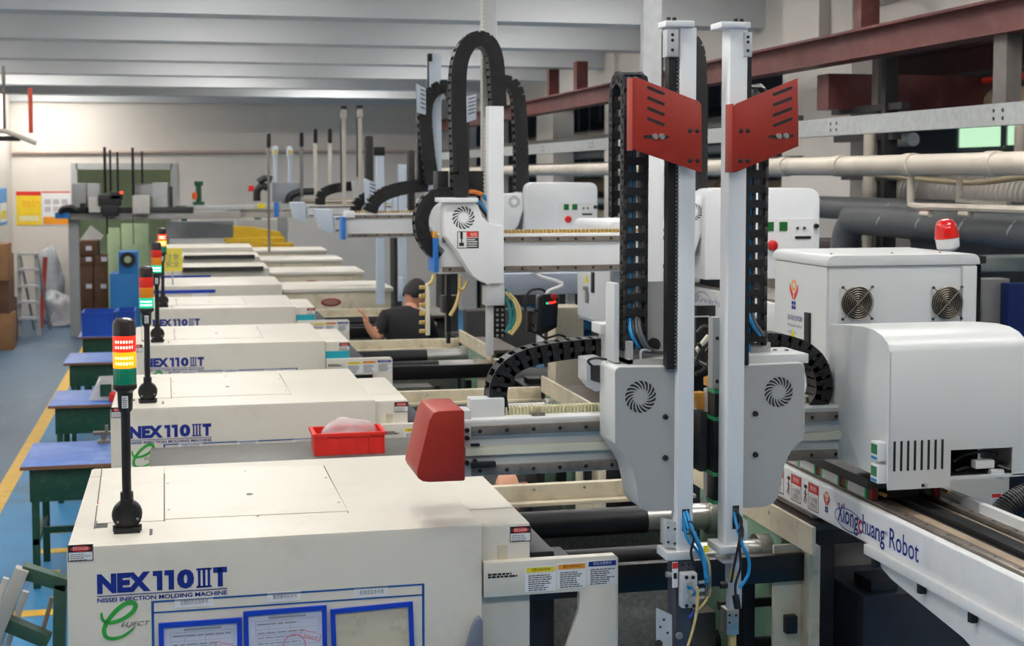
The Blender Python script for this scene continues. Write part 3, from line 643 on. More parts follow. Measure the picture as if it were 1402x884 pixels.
# dark blue-grey leaf shaped handle at the right end of the cover front
tag(MB().pxprism([(640, 884), (646, 862), (652, 849), (658, 845), (661.5, 850), (661.5, 960), (630, 960)], Y0 - .03, Y0).build('lever_plate', mat('blue_grey_plastic', (112, 118, 132), .5), M1, bevel=.004), None)
# ---------------------------------------------------------------- older machines beyond, with red oval badges
def old_machine(Y, label, badge=True, dark_line=True, xo=0.0, note=None):
    t = thing('injection_molding_machine', label, 'machine', (.3 + xo, Y + .5, 0), 'older plain cream molding machines at the back')
    cv = B(X0 + xo, X1 + .05 + xo, Y, Y + 1.1, .05, T).build('injection_cover', cream, t, bevel=.02)
    if dark_line: B(X0 + .28 + xo, X1 - .02 + xo, Y - .05, Y, T - .03, T + .02).build('dark_edge_rail', dark, t, smooth=0)
    cb = B(X1 + .06 + xo, 2.0 + xo, Y + .12, Y + 1.05, .3, T - .09).build('clamp_cover', creamd, t, bevel=.02)
    B(X1 + .06 + xo, 2.02 + xo, Y + .1, Y + 1.06, T - .1, T - .06).build('clamp_lid', cream, t, bevel=.01)
    B(X1 + .06, 2.8, Y + .05, Y + 1.1, 0, .4).build('machine_base', cream, t, bevel=.01)
    B(X0 + .4 + xo, X0 + .55 + xo, Y - .001, Y, 1.4, 1.5).build('paper_label', paper, cv, smooth=0)
    if badge:
        mb = MB(); c = Vector((1.4 + xo, Y + .12, T - .2)); bd = mat('badge_red', (140, 52, 44), .4)
        mb.lathe(c, (0, -1, 0), [(.1, 0), (.1, .004), (.085, .008)], 24); o = mb.build('oval_badge', bd, cb); 
        for v in o.data.vertices: v.co.z = c.z + (v.co.z - c.z) * .42
        mb = MB(); mb.lathe(c + Vector((0, -.0085, 0)), (0, -1, 0), [(.075, 0), (.075, .001)], 24); o2 = mb.build('badge_face', mat('badge_grey', (150, 110, 96), .4), o)
        for v in o2.data.vertices: v.co.z = c.z + (v.co.z - c.z) * .36
    return t
OL = ['plain cream molding machine with red oval badge, first behind the lettered machines', 'second plain cream machine with red oval badge, blue tape on its left end', 'plain cream machine with dark edge rail near the yellow boards', 'farthest cream molding machine before the back wall']
for k in range(4):
    m = old_machine(Y0 + STEP * (4 + k) - .05, OL[k], k < 3, k in (1, 2), .02 * k)
    if k == 1:
        B(X0 - .01, X0 + .62, Y0 + STEP * 5 - .056, Y0 + STEP * 5 - .05, 1.42, 1.5).build('blue_tape', bframe, m, smooth=0)
    if k == 0:
        B(X0 - .01, X0 + .62, Y0 + STEP * 4 - .056, Y0 + STEP * 4 - .05, 1.5, 1.53).build('blue_tape', bframe, m, smooth=0)
# ---------------------------------------------------------------- signal towers on the covers
def seg(nm, col, lit):
    if lit: return mat(nm + '_lit', col, .3, emit=col, estr=1.6, var=.05)
    return mat(nm + '_off', tuple(int(v * .92) for v in col), .25, var=.05, coat=.3, emit=col, estr=.05)
led = {c: mat('led_' + c, (255, 255, 255), .3, emit=v, estr=9) for c, v in (('red', (255, 150, 120)), ('amber', (255, 220, 110)), ('green', (170, 255, 200)))}
COLS = {'red': (232, 40, 26), 'amber': (240, 142, 16), 'green': (8, 140, 104)}
def tower(px, py, Yoff, lit, label, dark_cap=True):
    p = atZ(px, py, T); p.y = Y0 + STEP * Yoff + .15; p.x = X0 + .162; p.z = T + .0006
    t = thing('signal_tower', label, 'signal light', p, 'stack lights standing on the machine covers')
    x, y, z = p
    bs = MB().lathe(p + Vector((0, .012, .052)), (0, -1, 0), [(.043, 0), (.044, .004), (.044, .024), (.038, .03)], 24)
    bs.box(x - .038, x + .038, y - .03, y + .03, z, z + .014).cyl((x - .03, y, z), (x - .03, y, z + .02), .012).cyl((x + .03, y, z), (x + .03, y, z + .02), .012)
    bs = bs.build('pivot_base', black, t, bevel=.002)
    B(x - .018, x + .018, y - .024, y - .019, z + .025, z + .1).build('clamp_bar', black, bs, bevel=.003)
    screws(bs, [(x - .026, y - .018, z + .033), (x + .03, y - .018, z + .04)], (0, -1, 0), .004, bolt)
    MB().cyl((x, y, z + .085), (x, y, z + .118), .019, n=16).build('pole_socket', black, t)
    MB().cyl((x, y, z + .11), (x, y, z + .365), .0135, n=14).build('pole', black, t)
    sk = MB().lathe((x, y, z + .365), (0, 0, 1), [(.0145, -.01), (.021, 0), (.0225, .05), (.0305, .06)], 18).build('lamp_socket', black, t)
    sticker(sk, (x - .009, y - .0222, z + .371), XP, ZP, .018, .036, nlines=5, body_ink=inkk, seed=11)
    lb = z + .425
    MB().lathe((x, y, lb), (0, 0, 1), [(.0335, 0), (.0345, .004), (.0345, .012), (.033, .016)], 20).build('lamp_base', black, t)
    for k, c in enumerate(('green', 'amber', 'red')):
        zz = lb + .016 + k * .0475; L = c in lit
        s = MB().lathe((x, y, zz), (0, 0, 1), [(.033, 0), (.0335, .002), (.0335, .045), (.033, .0475)], 22).build(c + '_lens', seg(c, COLS[c], L), t)
        if L:
            mb = MB()
            for u in (.011, .027):
                for j in range(-3, 4):
                    a = j * .24; mb.obox(Vector((x + .0335 * math.sin(a) - .0022, y - .0338 * math.cos(a), zz + u)), (.0044, 0, 0), (0, .002, 0), (0, 0, .007))
            mb.build('led_row', led[c], s, smooth=0)
        else:
            mb = MB()
            for j in range(-4, 5):
                a = j * .3; mb.obox(Vector((x + .0335 * math.sin(a) - .0004, y - .0338 * math.cos(a), zz + .004)), (.0008, 0, 0), (0, .001, 0), (0, 0, .038))
            mb.build('lens_rib', black, s, smooth=0)
    zc = lb + .016 + 3 * .0475
    MB().lathe((x, y, zc), (0, 0, 1), [(.0335, 0), (.0335, .03), (.031, .042), (.022, .05), (0, .053)], 22).build('dome_cap', mat('smoked_cap', (44, 34, 34), .25, var=.1, coat=.4), t)
tower(173, 700, 0, ('red', 'amber'), 'nearest stack light, red and amber lit, on the front machine')
tower(199, 540, 1, ('green',), 'second stack light from the front, green lit')
tower(210, 460, 2, ('green',), 'third stack light from the front, small with green lit')
tower(222, 415, 3, ('red', 'amber'), 'farthest stack light, red and amber lit beside the yellow note')
# ================================================================ the near take-out robot
R1 = thing('takeout_robot', 'nearest twin-arm robot with red end plates and white motor hood, on a lettered white rail', 'robot', (2.2, 4.2, 1.455))
# ---- traverse rail
RX0, RX1, RZ0, RZ1 = 2.05, 2.385, 1.487, 1.605
RY0, RY1 = 2.3, 4.885
rail = MB().prism([(RX0, RZ0), (RX1, RZ0), (RX1, RZ1 + .018), (RX1 - .022, RZ1 + .018), (RX1 - .022, RZ1 - .012), (RX0 + .022, RZ1 - .012), (RX0 + .022, RZ1 - .001), (RX0 + .006, RZ1), (RX0, RZ1 - .006)], 'y', RY0, RY1).build('traverse_rail', railw, R1, bevel=.0015)
zg = RZ1 - .012
for x0, x1, h, m, nm in ((2.083, 2.112, .016, railm, 'guide_rail'), (2.30, 2.328, .016, railm, 'guide_rail'), (2.19, 2.245, .02, black, 'toothed_belt'), (2.135, 2.172, .006, mat('tan_groove', (150, 132, 112), .6, var=.2), 'cover_strip'), (2.262, 2.285, .006, MATS['tan_groove'], 'cover_strip'), (2.074, 2.35, .002, dark, 'rail_bed')):
    o = B(x0, x1, RY0 + .01, RY1 - .01, zg, zg + h).build(nm, m, rail, bevel=.002)
    if nm == 'guide_rail': screws(o, [((x0 + x1) / 2, 3.0 + .12 * k, zg + h) for k in range(14)], (0, 0, 1), .006, black, 'bolt_hole', .0006)
fl = B(RX0 - .012, RX1, RY0, atX(1187, 745, RX0).y, 1.455, RZ0).build('mount_flange', railw, R1, bevel=.004)
ya = atX(1207, 772, RX0 + .02).y
MB().prism([(ya, 1.455), (ya + .005, 1.44), (ya - .015, 1.425), (ya - .08, 1.408), (3.45, 1.36), (2.9, 1.2), (2.35, 1.04), (2.35, 1.455)], 'x', RX0 + .012, RX0 + .3).build('mount_bracket', railw, R1, bevel=.006)
for x, y in ((1262, 792), (1332, 828), (1199, 762)):
    p = atX(x, y, RX0 + .0); MB().cyl((RX0 + .0, p.y, 1.428), (RX0 + .0, p.y, 1.456), .0135, n=6).build('flange_bolt', black, fl)
B(2.08, 2.2, 4.45, 4.86, 1.455, RZ0).build('base_plate', steel, R1)
# lettering and warning pictures on the rail face
RF = lambda x, y: atX(x, y, RX0)
MY = Vector((0, -1, 0))
lt = B(RX0 - .0006, RX0, RF(1252, 740).y - .055, RF(1066, 660).y, RZ0 + .006, RZ1 - .012).build('brand_decal', mat('decal_white', (234, 234, 236), .4), rail, smooth=0)
RD = RX0 - .0006
a, b = atX(1147, 715, RD), atX(1214, 742, RD)
zbase = 1.513
wtot = a.y - b.y
x_of = lambda f: a.y - wtot * f
serif = {}
def brand(s, f0, f1, m, z0, z1, bold=.012): return text('brand_lettering', s, (RD, x_of(f0), z0), MY, ZP, wtot * (f1 - f0), z1 - z0, m, lt, bold=bold)
brand('X', 0, .115, ink, zbase, zbase + .056); brand('ion', .12, .345, ink, zbase, zbase + .058); brand('g', .35, .44, ink, zbase - .02, zbase + .039)
brand('c', .44, .52, inkr, zbase - .006, zbase + .038, .02); brand('hua', .525, .775, ink, zbase, zbase + .058); brand('n', .78, .87, ink, zbase, zbase + .039); brand('g', .875, .965, ink, zbase - .02, zbase + .039)
mb = MB()
for f0, f1, zz in ((0, .05, 0), (.07, .115, 0), (0, .045, .0535), (.075, .11, .0535), (.125, .165, 0), (.27, .305, 0), (.32, .35, 0), (.53, .565, 0), (.575, .61, 0), (.52, .55, .0555), (.78, .815, 0), (.84, .88, 0)):
    plane_rect(mb, (RD, x_of(f0), zbase + zz), MY, ZP, 0, wtot * (f1 - f0), 0, .0028, .0009)
mb.build('letter_serifs', ink, lt, smooth=0)
a2, b2 = atX(1218, 740, RD), atX(1258, 765, RD); text('brand_lettering', 'Robot', (RD, a2.y, zbase - .003), MY, ZP, a2.y - b2.y, .062, ink, lt, bold=.004)
text('brand_lettering', '®', (RD, x_of(.972), zbase + .03), MY, ZP, wtot * .05, .012, ink, lt)
cy_, cz = x_of(.24), zbase + .016
ring = [Vector((RD, cy_ - wtot * .3 * math.cos(2 * math.pi * i / 40), cz + .034 * math.sin(2 * math.pi * i / 40))) for i in range(41)]
MB().strip(ring, [.0032] * 41, (-1, 0, 0), .001).build('brand_ring', ink, lt, smooth=0)
mb = MB(); c = Vector((RD - .001, x_of(.135), zbase + .06)); mb.add([c + Vector((0, .0045 * math.cos(k), .0045 * math.sin(k))) for k in [2 * math.pi * i / 12 for i in range(12)]], [tuple(range(12))]); mb.build('red_dot', inkr, lt, smooth=0)
# emblem: sun held by two wings over a blue block
def emblem(parent, c, xd, ud, s):
    nd = xd.cross(ud); mb = MB(); R = [c + xd * (s * .28 * math.cos(2 * math.pi * i / 24)) + ud * (s * .5 + s * .28 * math.sin(2 * math.pi * i / 24)) for i in range(25)]
    mb.strip(R, [s * .16] * 25, nd, .001); e = mb.build('sun_emblem', orange, parent, smooth=0)
    mb = MB()
    for sg in (-1, 1):
        mb.strip([c + xd * (sg * s * .62) + ud * (s * .55), c + xd * (sg * s * .5) + ud * (s * .2), c + xd * (sg * s * .22) - ud * (s * .12), c + xd * (sg * s * .1) - ud * (s * .4)], [s * .06, s * .24, s * .3, s * .12], nd, .0012)
    mb.build('emblem_wings', inkr, e, smooth=0)
    mb = MB()
    for k in range(2):
        for j in range(2): plane_rect(mb, c, xd, ud, -s * .3 + j * s * .32, -s * .02 + j * s * .32, -s * (.75 + k * .28), -s * (.52 + k * .28), .001)
    mb.build('emblem_block', ink, e, smooth=0)
c = atX(1132, 694, RD); emblem(lt, Vector((RD, c.y, 1.556)), MY, ZP, .037)
for k, (x0, x1) in enumerate(((1054, 1073), (1083, 1097), (1106.5, 1121))):
    p, q = atX(x0, 690, RD), atX(x1, 690, RD); w = p.y - q.y
    st_ = sticker(lt, (RD, p.y, 1.499), MY, ZP, w, .092, head=inkr, head_h=.36, headtext='危险', nlines=0, border=True, seed=30 + k)
    text('sticker_text', '小心机械\n注意安全', (RD - .0006, p.y - w * .12, 1.506), MY, ZP, w * .76, .042, inkk if k else inkg, st_)
    if k:
        p2 = p.y + .034; mb = MB()
        for (u0, u1, v0, v1) in ((.002, .026, .056, .068), (.009, .015, .03, .054), (.015, .024, .034, .039), (.003, .009, .038, .043)): plane_rect(mb, (RD, p2, 1.507), MY, ZP, u0, u1, v0, v1, .001)
        mb.strip([Vector((RD, p2 - .012, 1.538)), Vector((RD, p2 - .02, 1.527)), Vector((RD, p2 - .017, 1.511))], [.005] * 3, (-1, 0, 0), .001)
        mb.strip([Vector((RD, p2 - .012, 1.538)), Vector((RD, p2 - .007, 1.525)), Vector((RD, p2 - .001, 1.514))], [.005] * 3, (-1, 0, 0), .001)
        mb.build('hazard_pictogram', inkk, st_, smooth=0)
# ---- carriage
cp = B(2.062, 2.345, 4.02, 4.62, 1.65, 1.681).build('carriage_plate', mat('black_anodised_plate', (40, 40, 41), .5, var=.06), R1, bevel=.002)
screws(cp, [(x, y, 1.681) for x in (2.085, 2.14, 2.28) for y in (4.11, 4.16, 4.31, 4.36, 4.46, 4.52)], (0, 0, 1), .007, black, 'bolt_hole', .0006)
grn = mat('green_wiper', (40, 150, 96), .5); redw = mat('red_bracket', (130, 22, 28), .45)
for X in (2.078, 2.295):
    for y in (4.07, 4.26, 4.44):
        s_ = B(X, X + .04, y, y + .12, 1.612, 1.65).build('slider_block', alu, R1, bevel=.002)
        for dy in (-.011, .12): B(X - .001, X + .041, y + dy, y + dy + .011, 1.612, 1.648).build('wiper', grn, s_, smooth=0)
    for y in (4.2, 4.39): B(X + .004, X + .03, y, y + .05, 1.616, 1.65).build('red_spacer', redw, R1, smooth=0)
    B(X + .006, X + .026, 4.035, 4.055, 1.612, 1.65).build('red_spacer', redw, R1, smooth=0)
    MB().cyl((X + .035, 4.035, 1.632), (X + .035, 4.0, 1.632), .006, n=8).build('grease_nipple', mat('brass', (190, 160, 96), .3, metal=.8), R1)
B(2.15, 2.26, 4.06, 4.5, 1.607, 1.65).build('belt_clamp', dark, R1, bevel=.003)
# ---- motor hood
HX0, HX1 = 2.055, 2.512
prof = [atX(x, y, HX0) for x, y in ((1137, 444), (1160, 444.8), (1183, 447), (1198, 451.5), (1209, 459), (1216, 469), (1220, 482))]
prof = [(p.y, p.z) for p in prof]; yf = prof[-1][0]
zo1 = at(1303, 616, yf).z; zo0 = at(1303, 653, yf).z; zb_l = at(1218, 671, yf).z; xo0, xo1, xm = at(1303, 640, yf).x, at(1386, 640, yf).x, at(1301, 660, yf).x
outer = prof + [(yf, zo1)]
inner = [(y + (.004 if i > 2 else 0.0), z - (.004 if i < 5 else 0)) for i, (y, z) in enumerate(outer)]
hood = MB().prism(outer + [(yf + .004, zo1)] + inner[-2::-1], 'x', HX0, HX1).build('hood_shell', white, R1, smooth=50)
MB().prism(prof + [(yf, zo1 - .01), (yf, zb_l), (yf + .004, zb_l), (yf + .012, zb_l + .03), (prof[0][0], zb_l + .03)], 'x', HX0 - .0035, HX0 + .0008).build('hood_side', white, R1, smooth=0)
MB().prism(prof + [(yf, zo1 - .01), (yf, zo0 - .004), (prof[0][0], zo0)], 'x', HX1 - .001, HX1 + .003).build('hood_side', white, R1, smooth=0)
fr = B(HX0, xm, yf, yf + .004, zb_l, zo1).build('hood_front', white, R1, smooth=0)
B(xo1, HX1, yf, yf + .004, zo0 - .004, zo1).box(xm, HX1, yf, yf + .02, zo0 - .008, zo0).build('hood_front', white, R1, smooth=0)
B(HX0 + .01, HX1 - .01, yf + .25, yf + .26, zo0 - .004, zo1 + .06).box(HX0 + .01, HX1 - .01, yf + .05, yf + .25, zo1 + .05, zo1 + .06).box(xm + .002, HX1 - .006, yf + .02, yf + .25, zo0 - .008, zo0 - .003).build('hood_interior', dark, R1, smooth=0)
mb = MB()
for k in range(8):
    x = at(1224.5 + k * 9.35, 625, yf).x; p0, p1 = at(1225, 645, yf).z, at(1225, 604, yf).z; plane_rect(mb, (0, yf, 0), XP, ZP, x - .004, x + .004, p0, p1, .0007)
mb.build('vent_slot', inkk, fr, smooth=0)
mb = MB()
for k in range(4): x = at(1350 + k * 6, 625, yf).x; plane_rect(mb, (0, yf + .045, 0), XP, ZP, x - .003, x + .003, zo1 - .004, zo1 + .03, .0007)
mb.build('vent_slot', galv, fr, smooth=0)
p = at(1268, 664, yf); mb = MB(); plane_rect(mb, (p.x, yf, p.z), XP, ZP, -.016, .004, -.005, .005, .0006); mb.build('screw_slot', inkk, fr, smooth=0); screws(fr, [p], (0, -1, 0), .007, bolt)
# wires and plug in the hood opening
for k, (m, pts) in enumerate(((hose_k, ((1305, 632), (1320, 622), (1345, 618), (1365, 622))), (hose_k, ((1308, 645), (1325, 640), (1345, 642), (1372, 632))), (hose_g, ((1310, 650), (1330, 645), (1350, 648), (1362, 646))), (mat('green_wire', (60, 190, 60), .4), ((1333, 652), (1345, 650), (1353, 646))))):
    MB().tube([at(x, y, yf + .05 + .012 * k) for x, y in pts], .0055 if k < 2 else .004, n=6).build('hood_wire', m, R1)
p = at(1348, 638, yf + .03); MB().box(p.x - .03, p.x + .035, p.y, p.y + .03, p.z - .008, p.z + .018).build('wire_plug', paper, R1, bevel=.004)
p = at(1355, 647, yf + .03); MB().cyl(p, p + Vector((.04, -.005, -.004)), .012, .016, n=10).build('wire_plug', paper, R1)
# two small gauges on the hood side
for y0, y1 in ((597, 625), (628, 655)):
    pa, pb = atX(1199, y1, HX0), atX(1216, y0, HX0)
    g = B(HX0 - .03, HX0, yf + .012, yf + .062, pa.z, pa.z + .057).build('pressure_gauge', paper, R1, bevel=.003)
    B(HX0 - .0315, HX0 - .03, yf + .02, yf + .056, pa.z + .02, pa.z + .05).build('gauge_screen', mat('gauge_green', (50, 120, 80), .3), g, smooth=0)
    B(HX0 - .0315, HX0 - .03, yf + .02, yf + .056, pa.z + .004, pa.z + .012).build('gauge_label', hose_b, g, smooth=0)
# ---- cross beam
BX0, BX1, BY = at(636, 600, 4.2).x, HX0, 4.2
zq = lambda y: at(660, y, BY).z
z_top, u1, u0, w1, w0, l1, l0, z_bot = zq(577.5), zq(582), zq(595.5), zq(611), zq(622), zq(636.5), zq(649.5), zq(651.5)
beam = MB().prism([(BY, z_bot), (BY + .13, z_bot), (BY + .13, z_top), (BY, z_top), (BY, u0 - .003), (BY + .003, u0 - .008), (BY + .003, l1 + .006), (BY, l1 + .002)], 'x', BX0, BX1).build('cross_beam', mat('beam_aluminium', (200, 204, 204), .45, metal=.05, var=.03), R1, smooth=0)
for z0, z1 in ((u0, u1), (l0, l1)):
    r_ = B(BX0 + .02, BX1 - .015, BY - .016, BY, z0, z1).build('guide_rail', railm, beam, bevel=.002)
    screws(r_, [(BX0 + .045 + .0835 * k, BY - .016, (z0 + z1) / 2) for k in range(15)], (0, -1, 0), .0065, black, 'bolt_hole', .0008)
B(BX0, BX1, BY - .013, BY + .01, w0, w1).build('cream_belt', belt, beam, smooth=0)
B(BX0 - .002, BX1, BY + .005, BY + .12, z_top, z_top + .006).build('top_plate', railw, beam, bevel=.002)
rk = MB(); n = 0; x = BX0 + .12
while x < BX1 - .02:
    rk.box(x, x + .006, BY + .07, BY + .1, z_top + .006, z_top + .03); x += .0115
rk.box(BX0 + .12, BX1 - .02, BY + .078, BY + .1, z_top + .006, z_top + .026); rk.build('rack_teeth', rack, beam, smooth=0)
pa = at(645, 577, BY + .02); B(at(645, 570, 4.25).x, at(691, 570, 4.25).x, 4.25, 4.32, z_top + .006, z_top + .062).build('stop_block', white, R1, bevel=.003)
B(at(625, 570, 4.22).x, at(645, 570, 4.22).x, 4.215, 4.3, z_top - .005, z_top + .034).build('stop_block', white, R1, bevel=.003)
for y in (590, 600, 645, 640): pass
for x, y in ((640, 589), (640, 600), (640, 634), (651, 632)):
    p = at(x, y, BY - .012); MB().cyl(p, p + Vector((0, .02, 0)), .007, n=10).build('stop_screw', black, beam)
B(at(643, 640, BY).x, at(676, 640, BY).x, BY - .035, BY - .012, zq(637.5), zq(630)).build('sensor_block', black, R1, bevel=.002)
B(at(643, 610, BY).x, at(655, 610, BY).x, BY - .02, BY - .012, zq(609), zq(605)).build('sensor_wire_clip', black, R1, smooth=0)
MB().pxprism([(594, 565), (600, 562.5), (634, 561), (636, 563), (636.8, 657), (635, 658), (588, 660), (579, 659), (573, 655), (570.5, 649), (571.5, 642), (588, 575)], 4.13, 4.36).build('end_cap', red, R1, bevel=.004)
bt = B(BX0 + .22, BX0 + .26, BY + .03, BY + .06, z_top + .006, z_top + .016).build('clip', railm, R1, smooth=0)
# ---- cable chain along the beam, left and right
lmA = link_mesh(.043, .075, .058)
chain(R1, [at(x, y, 4.31) for x, y in ((681, 560), (678.5, 540), (683, 518), (697, 500), (722, 487.5), (760, 479.5), (800, 475), (838, 473))], (0, 1, 0), .033, .075, .058, lm=lmA)
chain(R1, [at(x, y, 4.27) for x, y in ((1046, 466), (1070, 469), (1095, 478), (1113, 494), (1121, 515), (1121, 538), (1112, 556))], (0, 1, 0), .033, .075, .058, lm=lmA)
# ---- housings either side of the arms
HYF = 4.0
hl = [(841, 509), (843, 504), (848, 501.5), (923.5, 501), (925.5, 699), (886, 700), (879, 697), (875, 688), (870.5, 663), (866, 645), (858, 630), (841.5, 607)]
hr = [(1018, 499.5), (1096, 496), (1101, 498), (1102.6, 503), (1102.6, 595), (1098, 601), (1083, 618), (1074, 637), (1068.5, 660), (1064, 681), (1057, 690), (1044, 695), (1016, 696)]
for pts, (fx, fy), rr, bolts, d in ((hl, (877, 543), .048, ((911, 570.5), (911, 626.5)), .16), (hr, (1066, 536.5), .046, ((1034, 566), (1034, 622)), .13)):
    h_ = MB().pxprism(pts, HYF, HYF + d).build('carriage_housing', white, R1, bevel=.007)
    cx_ = sum(p[0] for p in pts) / len(pts); cyy = sum(p[1] for p in pts) / len(pts)
    h_ = MB().pxprism([(x + (1.2 if x < cx_ else -1.2 if abs(x - cx_) > 30 and fx > 1000 else 0), y + (1.5 if y < cyy else -1)) for x, y in pts], HYF - .003, HYF + .001).build('housing_front', greyp, h_, smooth=0)
    fan_slots(h_, at(fx, fy, HYF - .003), rr * .46, rr, 18)
    screws(h_, [at(x, y, HYF - .003) for x, y in bolts], (0, -1, 0), .009, black, 'cap_bolt', .009)
# ---- arms
def arm(xl, xr, Yf, dep, ytop, ybot, cap, blk, rk_, side):
    a, b = at(xl, ytop, Yf), at(xr, ybot, Yf)
    c_ = B(a.x, b.x, Yf, Yf + dep, b.z, a.z).build('vertical_arm', white2, R1, bevel=.003)
    p, q = at(cap[0], cap[2], Yf - .012), at(cap[1], cap[3], Yf - .012)
    B(p.x, q.x, Yf - .012, Yf + dep + .012, q.z, p.z).build('arm_cap', white2, c_, bevel=.003)
    screws(c_, [(p.x + (q.x - p.x) * f, Yf + .02, p.z) for f in ((.22, .42) if side < 0 else (.62, .82))], (0, 0, 1), .007, black, 'cap_bolt', .012)
    p, q = at(blk[0], blk[2], Yf), at(blk[1], blk[3], Yf)
    k = B(p.x, q.x, Yf - .004, Yf + .035, q.z, p.z).build('belt_anchor', alu, c_, bevel=.002)
    screws(k, [((p.x + q.x) / 2, Yf - .004, p.z + (q.z - p.z) * f) for f in (.2, .4, .75)], (0, -1, 0), .005, black, 'bolt_hole', .0008)
    p, q = at(rk_[0], rk_[2], Yf + .01), at(rk_[1], rk_[3], Yf + .01)
    r = B(p.x, q.x, Yf + .01, Yf + .045, q.z, p.z); r = r.build('arm_belt', black, c_, smooth=0)
    t_ = MB(); z = q.z; xm_ = p.x if side > 0 else q.x
    w = (q.x - p.x) * .35; x0 = q.x - w if side < 0 else p.x
    while z < p.z: t_.box(x0, x0 + w, Yf + .004, Yf + .0105, z, z + .006); z += .0115
    t_.build('belt_teeth', mat('belt_teeth_grey', (120, 122, 124), .4, metal=.4), c_, smooth=0)
    return c_
armL = arm(931.5, 948.5, 3.97, .05, 37, 757, (911.5, 951.5, 27.5, 37), (912.5, 928, 40, 78), (916, 929, 78, 505), -1)
armR = arm(1000, 1017, 3.97, .068, 38, 750, (988, 1028, 29, 38.5), (1018, 1029, 44, 78), (1017.5, 1025, 78, 500), 1)
# ---- red angled plates near the arm tops
def red_plate(front, flange_x, slots, bolts, holes, sgn):
    Yp = 3.925
    pl = MB().pxprism(front, Yp, Yp + .004).build('red_end_plate', red, R1, bevel=.0012)
    q = [at(x, y, Yp + .0) for x, y in front]
    xs = min(v.x for v in q); zs = [v.z for v in q if v.x < xs + .012]
    MB().box(xs - .0005, xs + .0035, Yp, Yp + .055, min(zs), max(zs)).build('plate_flange', red, pl, bevel=.001)
    mb = MB()
    for (x0, y0, x1, y1) in slots:
        a, b = at(x0, y0, Yp), at(x1, y1, Yp); MB.strip(mb, [a, a.lerp(b, .05), a.lerp(b, .95), b], [.004, .009, .009, .004], (0, -1, 0), .0006)
    mb.build('plate_slot', inkk, pl, smooth=0)
    screws(pl, [at(x, y, Yp) for x, y in bolts], (0, -1, 0), .0095, bolt, 'plate_bolt', .007)
    screws(pl, [at(x, y, Yp) for x, y in holes], (0, -1, 0), .007, black, 'bolt_hole', .0008)
red_plate([(866.5, 106), (874, 106.5), (957, 138.5), (960.6, 144), (961, 236.5), (871, 206), (867, 202)], 866, [(886, 119 + 14.2 * k, 910, 129 + 14.2 * k) for k in range(4)] + [(881, 187, 916, 187.5)], ((897, 187), (906, 187)), ((945, 179), (954.5, 179), (945, 220), (955, 220)), -1)
red_plate([(1092.5, 106.5), (1093.5, 200), (1008, 235.5), (1003, 236), (1003, 146), (1008, 142)], 998, [(1058, 130 + 14.2 * k, 1085, 119.5 + 14.2 * k) for k in range(4)] + [(1052, 187, 1087, 186)], ((1066, 186.5), (1076, 186)), ((1014.5, 179), (1024, 179), (1014, 220), (1024, 220)), 1)
# brackets that hold the plates to the arms
B(at(935, 180, 3.94).x, at(946, 180, 3.94).x, 3.929, 3.97, at(940, 228, 3.94).z, at(940, 160, 3.94).z).build('plate_bracket', alu, R1)
B(at(1003, 180, 3.94).x, at(1014, 180, 3.94).x, 3.929, 3.97, at(1005, 228, 3.94).z, at(1005, 160, 3.94).z).build('plate_bracket', alu, R1)
# ---- vertical cable chains
lmB = link_mesh(.045, .078, .036)
def vchain(xc, ytop, ybot, Yf, yback, m):
    a, b = at(xc, ytop, Yf), at(xc, ybot, Yf); X = a.x; r = .06
    pts = [(X, Yf, b.z), (X, Yf, (a.z + b.z) / 2), (X, Yf, a.z - r), (X, Yf + .018, a.z - .018), (X, Yf + r, a.z), (X, Yf + 2 * r - .018, a.z - .018), (X, Yf + 2 * r, a.z - r), (X, Yf + 2 * r, a.z - r - .1), (X, Yf + 2 * r, a.z - yback)]
    c_ = chain(R1, pts, (1, 0, 0), .045, .078, .036, lm=lmB, spine=m)
    mb = MB(); mb.tube([(X - .012, Yf + .002, b.z - .02), (X - .012, Yf + .002, a.z - r)], .007, n=6, sub=1); mb.build('blue_hose', hose_b, R1)
    return X, b.z
vx, vz = vchain(869, 105, 478, 4.075, .42, hose_g)
vx2, vz2 = vchain(1034, 121, 472, 4.075, .42, hose_g)
for k, (m, dx) in enumerate(((hose_b, 0), (hose_g, 8), (hose_k, 4), (hose_g, 12))):
    MB().tube([at(862 + dx, 436, 4.07), at(864 + dx * 1.1, 455, 4.05), at(873 + dx, 472, 4.05), at(884 + dx * .8, 480, 4.09), at(900 + dx, 482, 4.12)], .0065, n=7).build('cable', m, R1)
for k, (m, dx) in enumerate(((hose_b, 0), (hose_g, 5))):
    MB().tube([at(1024 + dx, 425, 4.07), at(1030 + dx, 444, 4.05), at(1040 + dx, 458, 4.06), at(1047 + dx, 475, 4.12)], .006, n=7).build('cable', m, R1)
